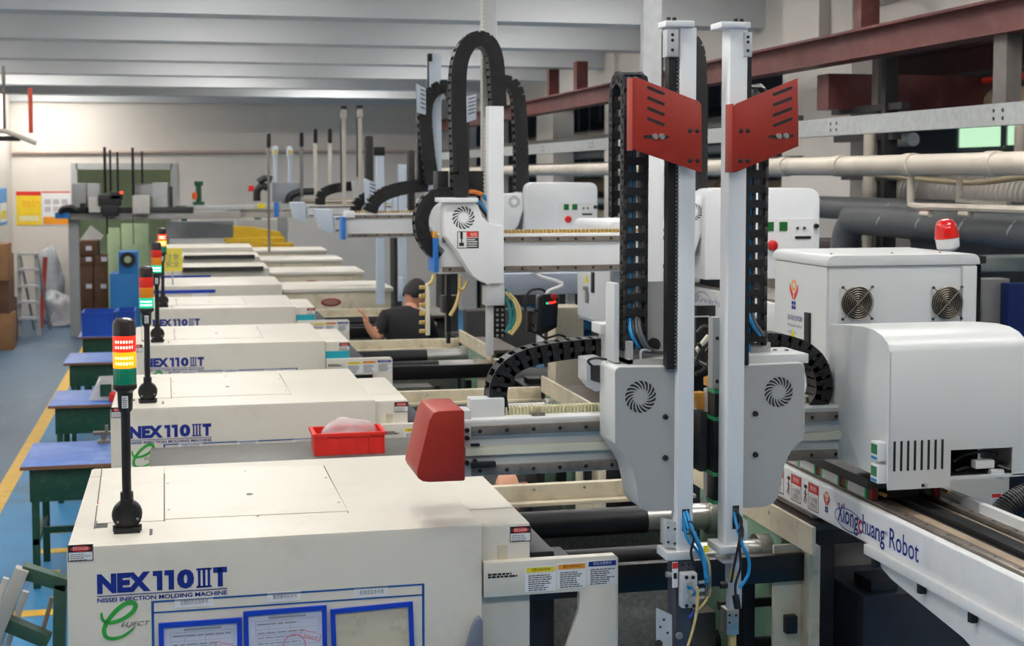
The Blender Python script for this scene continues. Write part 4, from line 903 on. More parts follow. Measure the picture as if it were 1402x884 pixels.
# ---- brackets behind the left arm and top of housings
B(at(845, 390, 4.14).x, at(915, 390, 4.14).x, 4.14, 4.145, at(850, 492, 4.14).z, at(850, 386, 4.14).z).box(at(845, 390, 4.14).x, at(852, 390, 4.14).x, 4.03, 4.145, at(850, 492, 4.14).z, at(850, 462, 4.14).z).box(at(845, 390, 4.14).x, at(915, 390, 4.14).x, 4.03, 4.14, at(850, 496, 4.14).z, at(850, 486, 4.14).z).build('arm_backplate', greyp, R1, smooth=0)
p = at(895, 472, 4.139); MB().lathe(p, (0, -1, 0), [(.022, 0), (.022, .0015)], 16).build('cable_hole', inkk, R1)
B(at(841, 390, 4.05).x, at(848, 390, 4.05).x, 4.05, 4.14, at(845, 496, 4.05).z, at(845, 388, 4.05).z).build('side_bracket', white, R1, bevel=.002)
MB().pxprism([(822, 444), (843, 444), (843, 494), (832, 494), (832, 460), (822, 458)], 4.2, 4.3).build('chain_bracket', white, R1, bevel=.003)
MB().tube([at(878, 500, 4.04), at(877, 483, 4.04), at(881, 479, 4.04), at(890, 480, 4.06)], .004, n=6).build('conduit', alu, R1)
q = MB().pxprism([(803, 492), (826, 490), (826, 535), (815, 536), (803, 522)], 4.15, 4.25).build('servo_motor', alu, R1, bevel=.004)
MB().pxprism([(809, 500), (822, 500), (822, 524), (809, 520)], 4.147, 4.15).build('motor_face', dark, q, smooth=0)
MB().tube([at(830, 492, 4.12), at(815, 490, 4.1), at(805, 494, 4.12), at(812, 502, 4.16)], .004, n=6).build('cable', hose_k, R1)
B(at(1020, 470, 4.06).x, at(1100, 470, 4.06).x, 4.02, 4.2, at(1060, 496, 4.06).z, at(1060, 483, 4.06).z).build('carriage_top', white, R1, bevel=.003)
B(at(1024, 455, 4.1).x, at(1052, 455, 4.1).x, 4.08, 4.16, at(1040, 488, 4.1).z, at(1040, 468, 4.1).z).build('chain_foot', greyp, R1, bevel=.002)
screws(R1, [at(x, 489, 4.05) + Vector((0, .05, .016)) for x in (1052, 1070, 1086)], (0, 0, 1), .007, black, 'bolt_hole', .003)
# ---- what shows between the two arms
q = B(at(950, 440, 4.3).x, at(977, 440, 4.3).x, 4.28, 4.42, at(960, 500, 4.3).z, at(960, 417, 4.3).z).build('servo_motor', black, R1, bevel=.005)
B(at(950, 440, 4.28).x, at(970, 440, 4.28).x, 4.277, 4.28, at(960, 434, 4.28).z, at(960, 432, 4.28).z).build('motor_band', alu, q, smooth=0)
q = B(at(974.5, 450, 4.06).x, at(985.5, 450, 4.06).x, 4.05, 4.09, at(980, 532, 4.06).z, at(980, 434, 4.06).z).build('guide_bracket', greyp, R1, bevel=.002)
screws(q, [at(982, 463, 4.05), at(982, 522, 4.05)], (0, -1, 0), .006, black)
q = MB().pxprism([(968, 533), (978, 530), (978, 688), (968, 688)], 4.1, 4.13).build('guide_rail_plate', alu, R1, smooth=0)
B(at(977, 540, 4.05).x, at(984, 540, 4.05).x, 4.04, 4.1, at(980, 688, 4.05).z, at(980, 533, 4.05).z).build('guide_slider', blackm, R1, bevel=.002)
for y in (533, 570, 646, 684): B(at(976, 540, 4.05).x, at(985, 540, 4.05).x, 4.037, 4.1, at(980, y + 5, 4.05).z, at(980, y, 4.05).z).build('slider_wiper', grn, R1, smooth=0)
MB().pxprism([(951, 538), (966, 537), (967, 560), (957, 561), (954, 548), (951, 548)], 4.12, 4.16).build('buffer_block', amber, R1, bevel=.003)
MB().pxprism([(969, 518), (975, 516), (975, 528), (969, 529)], 4.12, 4.16).build('buffer_block', amber, R1, bevel=.003)
for pts, m, r in ((((955, 455), (963, 447), (972, 450), (978, 458)), hose_k, .006), (((952, 500), (960, 480), (972, 468), (976, 470)), hose_k, .008), (((952, 512), (965, 505), (974, 490)), hose_k, .008), (((950, 490), (962, 498), (973, 500)), hose_g, .006), (((956, 470), (966, 485), (976, 498)), hose_k, .006)):
    MB().tube([at(x, y, 4.18) for x, y in pts], r, n=6).build('cable', m, R1)
MB().pxprism([(954, 478), (970, 458), (977, 462), (966, 482), (957, 484)], 4.2, 4.22).build('cable_plug', belt, R1, bevel=.003)
for x, y in ((955, 595), (955, 616)): MB().cyl(at(x, y, 4.15), at(x, y, 4.15) + Vector((0, -.01, 0)), .009, n=12).build('rod_end', bolt, R1)
B(at(949, 640, 4.16).x, at(966, 640, 4.16).x, 4.1, 4.17, at(955, 640, 4.16).z, at(955, 560, 4.16).z).build('mid_carriage', dark, R1, smooth=0)
# ---- end of the left arm: flange, gripper block, valve, hoses
def slot_hole(x0, x1, y0, y1, Y):
    B(at(x0, y0, Y).x, at(x1, y0, Y).x, Y - .0008, Y + .001, at(x0, y1, Y).z, at(x0, y0, Y).z).build('cable_slot', inkk, R1, smooth=0)
slot_hole(934, 944, 697, 727, 3.97); slot_hole(1003, 1012, 692, 724, 3.97)
q = MB().pxprism([(912, 712), (928, 715), (930, 752), (912, 748)], 3.975, 4.03).build('arm_side_bracket', alu, R1, bevel=.002)
screws(q, [at(x, y, 3.975) for x, y in ((915, 722), (915, 742), (924, 724), (924, 744))], (0, -1, 0), .004, black, 'bolt_hole', .001)
B(at(913, 760, 3.955).x, at(955, 760, 3.955).x, 3.955, 4.05, at(930, 767, 3.955).z, at(930, 755.5, 3.955).z).build('arm_flange', white, R1, bevel=.003)
Z = lambda y, Y=3.97: at(930, y, Y).z
gb = mat('blue_grey_anodised', (74, 77, 88), .4, metal=.35, var=.05)
g1 = B(at(925, 780, 3.96).x, at(952, 780, 3.96).x, 3.96, 4.035, Z(800), Z(767)).build('gripper_mount', gb, R1, bevel=.002)
screws(g1, [at(x, y, 3.96) for x, y in ((935, 773), (943, 772), (943, 780))], (0, -1, 0), .005, black, 'bolt_hole', .001)
g2 = B(at(925, 830, 3.975).x, at(946, 830, 3.975).x, 3.975, 4.05, Z(905), Z(800)).build('gripper_body', gb, R1, bevel=.003)
screws(g2, [at(930, 870, 3.975)], (0, -1, 0), .012, steel, 'pivot_screw', .006)
lb = B(at(920.5, 790, 3.958).x, at(928, 790, 3.958).x, 3.957, 3.96, Z(802), Z(767)).build('gripper_label', paper, g1, smooth=0)
B(at(920.5, 790, 3.958).x, at(928, 790, 3.958).x, 3.9565, 3.957, Z(776), Z(768)).build('label_header', inkr, lb, smooth=0)
B(at(922, 790, 3.958).x, at(926.5, 790, 3.958).x, 3.9565, 3.957, Z(790), Z(782)).build('label_symbol', inkk, lb, smooth=0)
vl = B(at(934, 800, 3.93).x, at(955, 800, 3.93).x, 3.93, 3.962, Z(833, 3.93), Z(786, 3.93)).build('air_valve', alu, R1, bevel=.003)
screws(vl, [at(x, y, 3.93) for x, y in ((940, 790), (949, 790), (940, 829), (950, 829))], (0, -1, 0), .006, black, 'valve_screw', .004)
for y in (799, 810, 820): MB().cyl(at(944, y, 3.93), at(946, y, 3.915), .008, n=10).cyl(at(956, y - 2, 3.94), at(964, y - 3, 3.94), .006, n=8).build('air_fitting', bolt, vl)
q = MB().pxprism([(899, 832), (920, 842), (921, 925), (899, 915)], 3.95, 3.956).build('gripper_plate', alu, R1, smooth=0)
screws(q, [at(x, y, 3.95) for x, y in ((904, 858), (914, 866), (904, 880), (914, 886), (909, 848))], (0, -1, 0), .004, black, 'bolt_hole', .0008)
MB().cyl(at(902, 881, 3.94), at(902, 881, 3.96), .012, n=10).build('plate_knob', black, q)
MB().cyl(at(912, 786, 3.97), at(922, 786, 3.97), .009, n=10).build('side_fitting', bolt, R1)
def hose(m, pts, r=.0052, Y=3.93, name='air_hose'):
    n = len(pts) - 1
    MB().tube([at(p[0], p[1], 3.975 + (Y - 3.975) * min(1, 2.5 * i / n)) for i, p in enumerate(pts)], r, n=7).build(name, m, R1)
hose(hose_b, [(936, 699), (942, 722), (958, 750), (968, 775), (969, 797)]); hose(hose_b, [(939, 698), (950, 728), (962, 757), (966, 790)], Y=3.92)
hose(hose_b, [(935, 705), (940, 735), (957, 757), (966, 780), (966, 800)], Y=3.94)
hose(hose_y, [(940, 700), (955, 740), (969, 768), (972, 800), (968, 820), (954, 836)], .0045); hose(hose_g, [(941, 704), (957, 745), (971, 772), (971, 810), (962, 830), (948, 842)], .0045)
hose(hose_g, [(939, 703), (952, 738), (966, 765), (968, 800), (962, 824), (950, 838)], .0045, Y=3.94)
hose(hose_k, [(935, 701), (942, 722), (950, 735), (946, 755), (950, 775)], .004)
hose(hose_k, [(937, 722), (944, 714), (952, 718), (950, 728), (940, 730)], .003, name='cable_tie')
MB().tube([at(x, y, 3.915) for x, y in ((954, 803), (955, 815), (954, 835), (949, 860), (942, 884), (938, 900))], .0042, n=7).build('air_hose', hose_y, R1)
MB().tube([at(x, y, 3.925) for x, y in ((943, 801), (947, 808), (952, 813))], .008, n=8).build('air_hose', hose_b, R1)
MB().cyl(at(953, 835, 3.93), at(945, 846, 3.93), .008, n=8).build('hose_plug', ink, R1)
B(at(963, 753, 3.93).x, at(968.5, 753, 3.93).x, 3.92, 3.925, Z(757, 3.93), Z(748, 3.93)).build('hose_tag', yell, R1, smooth=0)
# ---- end of the right arm
q = MB().pxprism([(1017, 713), (1024, 713), (1024, 739), (1017, 741)], 3.98, 4.03).build('arm_side_bracket', alu, R1, bevel=.002)
B(at(985, 750, 3.955).x, at(1026, 750, 3.955).x, 3.955, 4.06, at(1000, 758, 3.955).z, at(1000, 748, 3.955).z).build('arm_flange', white, R1, bevel=.003)
Z = lambda y, Y=3.98: at(1005, y, Y).z
B(at(990, 750, 3.96).x, at(1016, 750, 3.96).x, 3.96, 4.03, Z(768), Z(764)).build('arm_foot', alu, R1, bevel=.002)
B(at(1001, 780, 3.98).x, at(1015, 780, 3.98).x, 3.98, 4.03, Z(800), Z(758)).build('gripper_stem', alu, R1, bevel=.002)
cy2 = MB().cyl((at(1003, 815, 4.0).x, 4.0, Z(834)), (at(1003, 815, 4.0).x, 4.0, Z(797)), .02, n=16).box(at(996, 815, 4.0).x, at(1013, 815, 4.0).x, 3.985, 4.0, Z(834), Z(797)).build('air_cylinder', alu, R1)
q = B(at(995, 850, 3.975).x, at(1012, 850, 3.975).x, 3.975, 4.03, Z(868), Z(834)).build('gripper_block', steel, R1, bevel=.003)
screws(q, [at(x, y, 3.975) for x, y in ((999, 842), (999, 852), (1008, 842))], (0, -1, 0), .004, black, 'bolt_hole', .001)
B(at(1000, 880, 3.99).x, at(1008, 880, 3.99).x, 3.99, 4.01, Z(920), Z(866)).build('gripper_finger', hose_y, R1, bevel=.002)
MB().cyl(at(995, 800, 3.97), at(986, 801, 3.97), .011, n=10).build('side_fitting', black, R1)
hose(hose_b, [(1004, 695), (1009, 720), (1016, 745), (1025, 765), (1024, 787), (1012, 805)]); hose(hose_k, [(1008, 694), (1014, 715), (1012, 740), (1006, 770), (1001, 797)], .004); hose(hose_k, [(1006, 696), (1017, 725), (1013, 750), (1014, 775), (1007, 800), (1008, 822)], .004)
hose(hose_k, [(1003, 697), (1013, 705), (1016, 716), (1010, 728)], .003)
B(at(1000, 785, 3.94).x, at(1005, 785, 3.94).x, 3.935, 3.94, Z(793, 3.94), Z(782, 3.94)).build('hose_tag', yell, R1, smooth=0)
MB().cyl(at(1007, 815, 3.95), at(1010, 832, 3.95), .011, n=10).build('hose_joint', black, R1)

# ================================================================ control cabinet with two fans and red beacon
CX0, CX1, CY0, CY1 = 2.335, 2.97, 4.9, 5.4
cz1 = at(1133, 350, CY0).z; cz_l = at(1133, 365, CY0).z; cz0 = 1.62
cb = thing('control_cabinet', 'white control cabinet with two round fans behind the motor hood', 'cabinet', (2.65, 5.15, cz0))
B(CX0 + .012, CX1 - .012, CY0 + .008, CY1, cz0, cz_l).build('cabinet_body', white, cb, bevel=.004)
MB().prism(rrect(CX0, CX1, cz_l, cz1, .03, corners='ab'), 'y', CY0, CY1 + .01).build('cabinet_lid', white, cb, bevel=.004)
dr_ = B(CX0 + .004, CX0 + .012, CY0 + .012, CY1 - .012, cz0 + .02, cz_l - .004).build('door', white, cb, bevel=.002)
CF = lambda x, y: atX(x, y, CX0 + .004)
p, q = CF(1104, 427), CF(1110, 478); B(CX0 - .006, CX0 + .004, q.y, p.y, q.z, p.z).build('door_handle', black, dr_, bevel=.002)
emblem(dr_, Vector((CX0 + .004, CF(1087, 403).y, CF(1087, 401).z)), MY, ZP, .062)
s_ = CF(1080, 432); 
for k, (t_, hh, m) in enumerate((('自动化机械', .022, ink), ('安全操作规程', .011, inkg), ('请勿触摸', .009, inkg))):
    text('door_lettering', t_, (CX0 + .004, CF(1079, 430).y, CF(1085, 438).z - .026 * k), MY, ZP, .135 if k < 2 else .08, hh, m, dr_)
p, q, r = CF(1080.5, 470), CF(1091, 470), CF(1085.8, 450)
mb = MB(); mb.add([Vector((CX0 + .003, v.y, v.z)) for v in (p, q, r)], [(0, 1, 2)]); tr = mb.build('hazard_triangle', yell, dr_, smooth=0)
mb = MB(); c = (p + q + r) / 3; mb.strip([c + Vector((0, 0, .022)), c + Vector((0, .004, 0)), c + Vector((0, -.004, 0)), c + Vector((0, 0, -.018))], [.004] * 4, (-1, 0, 0), .002); mb.build('hazard_bolt', inkk, tr, smooth=0)
B(CX1 - .075, CX1 - .015, CY0 - .003, CY0 + .008, cz0 + .01, cz_l - .006).build('corner_panel', white, cb, bevel=.002)
grillm = mat('fan_grille_wire', (128, 120, 108), .35, metal=.7)
for fx in (1173, 1296):
    c = at(fx, 414.5, CY0 + .006); R = .062
    f_ = MB().lathe(c, (0, -1, 0), [(R * 1.0, 0), (R, .004), (R * .92, .004)], 28).build('fan', mat('fan_shadow', (46, 42, 38), .6), cb)
    mb = MB()
    for k in range(7):
        r = R * (.16 + .14 * k); mb.tube([c + Vector((r * math.cos(2 * math.pi * i / 24), -.012, r * math.sin(2 * math.pi * i / 24))) for i in range(25)], .0016, n=5, sub=1)
    for a in (.785, 2.356, 3.927, 5.498): mb.tube([c + Vector((0, -.014, 0)), c + Vector((1.38 * R * math.cos(a), -.012, 1.38 * R * math.sin(a)))], .0022, n=5, sub=1)
    mb.build('fan_guard', grillm, f_)
    screws(f_, [c + Vector((1.36 * R * math.cos(a), -.006, 1.36 * R * math.sin(a))) for a in (.785, 2.356, 3.927, 5.498)], (0, -1, 0), .006, black, 'guard_screw', .006)
    mb = MB()
    for k in range(5):
        a = k * 1.2566; mb.strip([c + Vector((R * .2 * math.cos(a), 0, R * .2 * math.sin(a))), c + Vector((R * .55 * math.cos(a + .3), 0, R * .55 * math.sin(a + .3))), c + Vector((R * .9 * math.cos(a + .45), 0, R * .9 * math.sin(a + .45)))], [.012, .03, .036], (0, -1, 0), .006)
    mb.build('fan_blade', black, f_, smooth=0)
screws(cb, [(CX0 + f * (CX1 - CX0), CY0 + .1, cz1) for f in (.1, .5, .82)], (0, 0, 1), .005, black)
B(CX0 + .03, CX1 - .1, CY0 + .05, CY1 - .05, 1.22, cz0).build('cabinet_stand', navy, cb)
# beacon
p = at(1299, 336, 5.12); p.z = cz1
bc = thing('warning_beacon', 'red domed warning beacon with white base on top of the fan cabinet', 'beacon', p)
tl = Vector((-.15, 0, 1)).normalized()
MB().lathe(p + tl * .001, tl, [(.03, 0), (.044, .012), (.046, .05), (.044, .055)], 24).build('beacon_base', white, bc)
rd = mat('red_beacon_dome', (200, 22, 18), .12, coat=.6, var=.05, emit=(200, 20, 16), estr=.02)
MB().lathe(p + tl * .055, tl, [(.047, 0), (.047, .008), (.044, .03), (.041, .05), (.03, .066), (.014, .074), (0, .076)], 24).build('beacon_dome', rd, bc)
MB().lathe(p + tl * .052, tl, [(.048, 0), (.049, .004), (.048, .008)], 24).build('beacon_rim', rd, bc)
# ================================================================ robots further back
goldr = mat('gold_rack', (190, 160, 92), .45, metal=.4)
def pbox(name, x0, x1, y0, y1, Y, dep, m, parent, bevel=.004, smooth=35):
    a, b = at(x0, y0, Y), at(x1, y1, Y)
    return B(a.x, b.x, Y, Y + dep, b.z, a.z).build(name, m, parent, bevel=bevel, smooth=smooth)
def pbar(name, pts, r, Y, m, parent, n=8, sub=4):
    return MB().tube([at(x, y, Y) for x, y in pts], r, n=n, sub=sub).build(name, m, parent)
def beam_run(parent, x0, x1, ya, yb, Y, dep=.14, m=None, rackm=None):
    a, b = at(x0, ya, Y), at(x0, yb, Y); X1_ = x1
    bm = B(a.x, X1_, Y, Y + dep, b.z, a.z).build('cross_beam', m or white2, parent, bevel=.003)
    h = a.z - b.z
    for f0, f1 in ((.80, .93), (.05, .18)):
        r = B(a.x + .02, X1_ - .02, Y - .014, Y, b.z + h * f0, b.z + h * f1).build('guide_rail', railm, bm, smooth=0)
        screws(r, [(a.x + .06 + .1 * k, Y - .014, b.z + h * (f0 + f1) / 2) for k in range(int((X1_ - a.x - .1) / .1))], (0, -1, 0), .008, black, 'bolt_hole', .001)
    rk = MB(); x = a.x + .1
    while x < X1_: rk.box(x, x + .012, Y + .05, Y + .09, a.z, a.z + .02); x += .022
    rk.build('rack_teeth', rackm or goldr, bm, smooth=0)
    return bm
def display_hood(parent, X0_, X1_, Y, z0, z1, dep=.45):
    h = MB().prism(rrect(X0_, X1_, z0, z1, .06, corners='ab'), 'y', Y, Y + dep).build('motor_hood', white2, parent, bevel=.006)
    w, hh = X1_ - X0_, z1 - z0
    pn = B(X0_ + w * .46, X0_ + w * .96, Y - .004, Y, z0 + hh * .28, z0 + hh * .66).build('control_panel', paper, h, smooth=0)
    gs = mat('green_digits', (14, 40, 22), .3, emit=(60, 210, 90), estr=.12)
    for f in (.52, .64): B(X0_ + w * f, X0_ + w * (f + .07), Y - .008, Y - .004, z0 + hh * .53, z0 + hh * .63).build('display', gs, pn, smooth=0)
    c = Vector((X0_ + w * .58, Y - .004, z0 + hh * .37)); MB().lathe(c, (0, -1, 0), [(.03, 0), (.03, .008), (.026, .02), (.02, .024)], 16).build('stop_button', mat('button_red', (186, 24, 28), .35), pn)
    B(X0_ + w * .78, X0_ + w * .92, Y - .008, Y - .004, z0 + hh * .44, z0 + hh * .47).build('connector', black, pn, smooth=0)
    for f in (.8, .86): screws(pn, [(X0_ + w * f, Y - .004, z0 + hh * .56)], (0, -1, 0), .008, black, 'knob', .01)
    screws(h, [(X0_ + w * .965, Y, z0 + hh * .58)], (0, -1, 0), .016, black, 'knob', .02)
    return h
# ---- robot behind the near one
R2 = thing('takeout_robot', 'white robot with arched black cable chain and red warning label, left of the near robot', 'robot', (2.9, 7.5, 0))
beam_run(R2, 600, 2.78, 321, 375, 7.5)
pbox('end_plate', 594, 600.5, 326, 373, 7.46, .2, mat('blue_end_plate', (40, 110, 190), .45), R2)
pbox('end_marker', 593.5, 599, 317, 326, 7.46, .1, amber, R2)
a2_ = at(668, 145, 7.36); 
pbox('arm_profile', 660, 681, -45, 300, 7.53, .05, alu, R2, smooth=0)
mb = MB(); p = at(661, -40, 7.52); q = at(665, 300, 7.52); z = q.z
while z < p.z: mb.box(p.x, q.x, 7.52, 7.53, z, z + .012); z += .022
mb.build('arm_rack', belt, R2, smooth=0)
armW = pbox('vertical_arm', 669, 690, 145, 392, 7.36, .08, white2, R2)
pbox('arm_collar', 665, 691, 392, 418, 7.35, .1, alu, R2)
q = pbox('gripper_column', 667, 676, 418, 486, 7.38, .05, alu, R2); q = pbox('gripper_comb', 677, 692, 418, 462, 7.39, .05, blackm, R2)
screws(q, [at(x, 424 + 7 * k, 7.39) for k in range(6) for x in (681, 688)], (0, -1, 0), .008, bolt)
for m, pts in ((hose_t, ((692, 395), (701, 410), (705, 432), (698, 452))), (hose_y, ((693, 398), (708, 415), (712, 438), (700, 458))), (hose_y, ((692, 400), (704, 415), (708, 440), (696, 456))), (hose_t, ((691, 405), (697, 420), (699, 440), (692, 455)))):
    pbar('air_hose', pts, .009, 7.36, m, R2)
h2 = MB().pxprism([(610, 284), (612, 278), (618, 275), (648, 275.5), (655, 281), (661, 297), (669, 305), (690, 309), (690.5, 388), (668, 389), (657, 385), (648, 378), (640, 366), (626, 343), (611, 324)], 7.33, 7.5).build('carriage_housing', white2, R2, bevel=.01)
fan_slots(h2, at(634.5, 298, 7.33), .026, .06, 16)
p = at(626, 340, 7.33); wl = sticker(h2, (p.x, 7.33, p.z), XP, ZP, .115, .09, nlines=0, border=True)
mb = MB(); plane_rect(mb, (p.x, 7.33, p.z), XP, ZP, .05, .113, .058, .088, .001); mb.build('label_header', inkr, wl, smooth=0)
text('label_text', '危险', (p.x + .07, 7.33, p.z + .064), XP, ZP, .036, .018, paper, wl, lift=.0014)
mb = MB(); plane_rect(mb, (p.x, 7.33, p.z), XP, ZP, .05, .113, .003, .055, .001); mb.build('label_field', inkk, wl, smooth=0)
mb = MB(); lines(mb, (p.x, 7.33, p.z), XP, ZP, .053, .112, [.008, .02, .032, .043], .006, random.Random(3), .0016); mb.build('label_print', paper, wl, smooth=0)
mb = MB()
for q in ((.016, .03, .05, .088), (.01, .036, .012, .03), (.02, .027, .03, .05)): plane_rect(mb, (p.x, 7.33, p.z), XP, ZP, *q, lift=.001)
mb.build('label_pictogram', inkk, wl, smooth=0)
pbox('carriage_top', 604, 655, 271, 277, 7.3, .25, white2, R2)
for x0, x1, y0, y1 in ((599, 614, 234, 262), (636, 663, 234, 268)): pbox('servo_motor', x0, x1, y0, y1, 7.52, .14, black, R2)
for m, pts in ((hose_b, ((655, 275), (662, 285), (668, 295))), (mat('orange_cable', (210, 120, 50), .4), ((632, 268), (645, 262), (660, 266))), (hose_k, ((655, 280), (665, 292), (670, 303))), (hose_b, ((662, 268), (672, 280), (672, 292)))): pbar('cable', pts, .012, 7.42, m, R2)
lmC = link_mesh(.052, .1, .082)
chain(R2, [at(x, y, 7.44) for x, y in ((629, 268), (628, 220), (626, 160), (626, 110), (630, 80), (641, 60), (655, 54), (668, 61), (676, 80), (679, 110), (681, 146))], (0, 1, 0), .039, .1, .082, lm=lmC)
chain(R2, [at(x, y, 7.55) for x, y in ((613, 265), (596, 268), (583, 279), (576, 298), (578, 320), (588, 338), (600, 348))], (0, 1, 0), .038, .1, .075, lm=link_mesh(.052, .1, .075))
# second arm of that robot, seen behind the near robot's left arm
pbox('arm_profile', 881, 905, -45, 220, 7.5, .05, alu, R2, smooth=0)
pbox('vertical_arm', 889, 908, 205, 386, 7.4, .09, white2, R2)
chain(R2, [at(x, y, 7.55) for x, y in ((897, 120), (897, 80), (902, 62), (912, 52), (928, 47), (944, 54), (953, 70), (956, 100), (957, 150), (957, 262))], (0, 1, 0), .05, .09, .07, lm=link_mesh(.05, .09, .07))
h_ = MB().pxprism([(945, 270), (960, 268), (966, 290), (964, 310), (950, 352), (943, 352)], 7.36, 7.5).build('carriage_housing', white2, R2, bevel=.008)
fan_slots(h_, at(951, 290, 7.36), .02, .045, 14)
zrl0, zrl1 = 1.86, 2.0
display_hood(R2, 2.76, 3.43, 7.3, at(965, 383, 7.3).z, at(965, 258, 7.3).z)
rl = B(2.8, 3.12, 6.2, 8.8, zrl0, zrl1).build('traverse_rail', railw, R2, bevel=.004)
B(2.82, 3.1, 6.2, 8.8, zrl1, zrl1 + .015).build('guide_rail', railm, rl, smooth=0)
pa, pb = atX(952, 400, 2.8), atX(1000, 400, 2.8)
text('brand_lettering', 'Robot', (2.8, pa.y - .6, zrl0 + .045), MY, ZP, .28, .055, mat('faded_blue_ink', (150, 156, 184), .5), rl, bold=.01)
text('brand_lettering', 'Xiongchuang', (2.8, pa.y, zrl0 + .04), MY, ZP, .56, .06, mat('faded_blue_ink', (150, 156, 184), .5), rl, bold=.01)
mb = MB(); cc = Vector((2.8, pa.y - .12, zrl0 + .07)); mb.strip([cc + Vector((0, .12 * math.cos(2 * math.pi * i / 30), .05 * math.sin(2 * math.pi * i / 30))) for i in range(31)], [.006] * 31, (-1, 0, 0), .0012); mb.build('brand_ring', mat('faded_blue_ink', ()), rl, smooth=0)
B(2.84, 3.06, 7.2, 7.6, zrl1 + .015, at(965, 383, 7.3).z).build('carriage_plate', dark, R2, bevel=.004)
B(2.86, 3.06, 7.0, 7.5, 0, zrl0).build('rail_pedestal', dark, R2, bevel=.01)
# grippers hanging below the beam's left end
pl = pbox('gripper_plate', 583, 589, 388, 459, 7.5, .03, belt, R2)
for k in range(6): pbox('gripper_peg', 575, 583, 391 + 12 * k, 396 + 12 * k, 7.5, .03, goldr, R2)
pbar('air_hose', ((594, 376), (592, 384), (586, 390)), .01, 7.5, hose_y, R2)
pbox('gripper_rod', 611, 618, 376, 462, 7.52, .05, blackm, R2); pbox('gripper_tip', 612, 617, 455, 470, 7.51, .04, black, R2)
pbar('air_hose', ((630, 378), (629, 400), (624, 418), (616, 432)), .01, 7.48, hose_y, R2); pbar('air_hose', ((640, 384), (634, 396), (628, 392)), .009, 7.46, hose_y, R2)
pbox('gripper_body', 606, 628, 405, 428, 7.54, .08, dark, R2)
# ---- control cabinet of that robot
c2 = thing('control_cabinet', 'white hanging cabinet with yellow hazard triangle and keys, left of the near robot', 'cabinet', (2.6, 8.0, 1.5))
c2y0, c2y1 = 7.67, 8.37; c2z1, c2z0 = at(838, 322, 7.64).z, at(838, 452, 7.64).z
B(2.345, 2.76, c2y0, c2y1, c2z0, c2z1).build('cabinet_body', bluew, c2, bevel=.006)
d2 = B(2.335, 2.345, c2y0 + .01, c2y1 - .01, c2z0 + .02, c2z1 - .01).build('door', white2, c2, bevel=.003)
MB().prism(rrect(2.32, 2.78, c2z1, c2z1 + .075, .035, corners='ab'), 'y', c2y0 - .01, c2y1 + .02).build('cabinet_lid', white2, c2, bevel=.006)
D2 = lambda x, y: atX(x, y, 2.335)
mb = MB(); mb.add([Vector((2.334, v.y, v.z)) for v in (D2(800.5, 387), D2(806.5, 387), D2(803.5, 374))], [(0, 1, 2)]); mb.build('hazard_triangle', yell, d2, smooth=0)
p, q = D2(811, 372), D2(814, 401); B(2.325, 2.335, q.y, p.y, q.z, p.z).build('door_handle', black, d2, bevel=.002)
p = D2(805, 394); MB().cyl(p, p - Vector((.03, 0, 0)), .012, n=8).build('lock', steel, d2); p = D2(805, 405); B(2.32, 2.328, p.y - .02, p.y + .02, p.z - .04, p.z + .035).build('key_bunch', steel, d2, bevel=.003)
B(2.4, 2.7, c2y0 + .12, c2y1 - .1, .0, c2z0).build('cabinet_stand', dark, c2)
MB().prism([(2.33, c2z1 - .02), (2.33, c2z1 - .05), (2.06, c2z1 - .05), (2.06, c2z1 - .02)], 'y', 8.3, 8.36).build('cabinet_arm', white2, c2, bevel=.003)
# ---- robot with pale louvred plates further back
R3 = thing('takeout_robot', 'pale blue-white robot with louvred plates, behind the robot with the warning label', 'robot', (2.9, 11.7, 0))
beam_run(R3, 473, 2.95, 292, 326, 11.7, .16)
pbox('end_plate', 468, 473.5, 297, 328, 11.66, .2, MATS['blue_end_plate'], R3); pbox('stop_block', 473, 486, 289, 298, 11.66, .15, white2, R3)
pbox('vertical_arm', 588, 605, 73, 292, 11.6, .09, bluew, R3); pbox('arm_belt', 586, 589, 78, 250, 11.62, .05, blackm, R3); pbox('arm_cap', 586, 592, 73, 84, 11.58, .06, black, R3)
def louvre(parent, pts, Y, slots):
    pl = MB().pxprism(pts, Y, Y + .012).build('louvred_plate', bluew, parent, bevel=.002)
    mb = MB()
    for x0, y0, x1, y1 in slots:
        a, b = at(x0, y0, Y), at(x1, y1, Y); mb.strip([a, b], [.014, .014], (0, -1, 0), .001)
    mb.build('plate_slot', inkg, pl, smooth=0)
louvre(R3, [(570, 115), (583, 121), (583, 157), (571, 154)], 11.5, [(576, 122 + 6 * k, 582, 125 + 6 * k) for k in range(5)])
louvre(R3, [(631, 135), (652, 129), (652, 163), (633, 170)], 11.5, [(641, 136 + 5 * k, 651, 133 + 5 * k) for k in range(5)])
pbox('arm_chain', 572, 580, 154, 250, 11.65, .1, black, R3); pbox('arm_profile', 635, 643, 165, 250, 11.65, .1, dark, R3)
lmD = link_mesh(.06, .12, .11)
chain(R3, [at(x, y, 11.6) for x, y in ((592, 252), (587, 225), (583, 190), (581, 160), (584, 138), (594, 124), (606, 119), (618, 124), (624, 145))], (0, 1, 0), .06, .12, .1, lm=lmD)
chain(R3, [at(x, y, 11.6) for x, y in ((688, 112), (699, 115), (707, 128), (710, 150), (712, 185), (713, 220), (713, 262))], (0, 1, 0), .06, .12, .1, lm=lmD)
chain(R3, [at(x, y, 11.75) for x, y in ((506, 290), (512, 276), (525, 266), (545, 259), (567, 255), (588, 253))], (0, 1, 0), .06, .12, .1, lm=lmD)
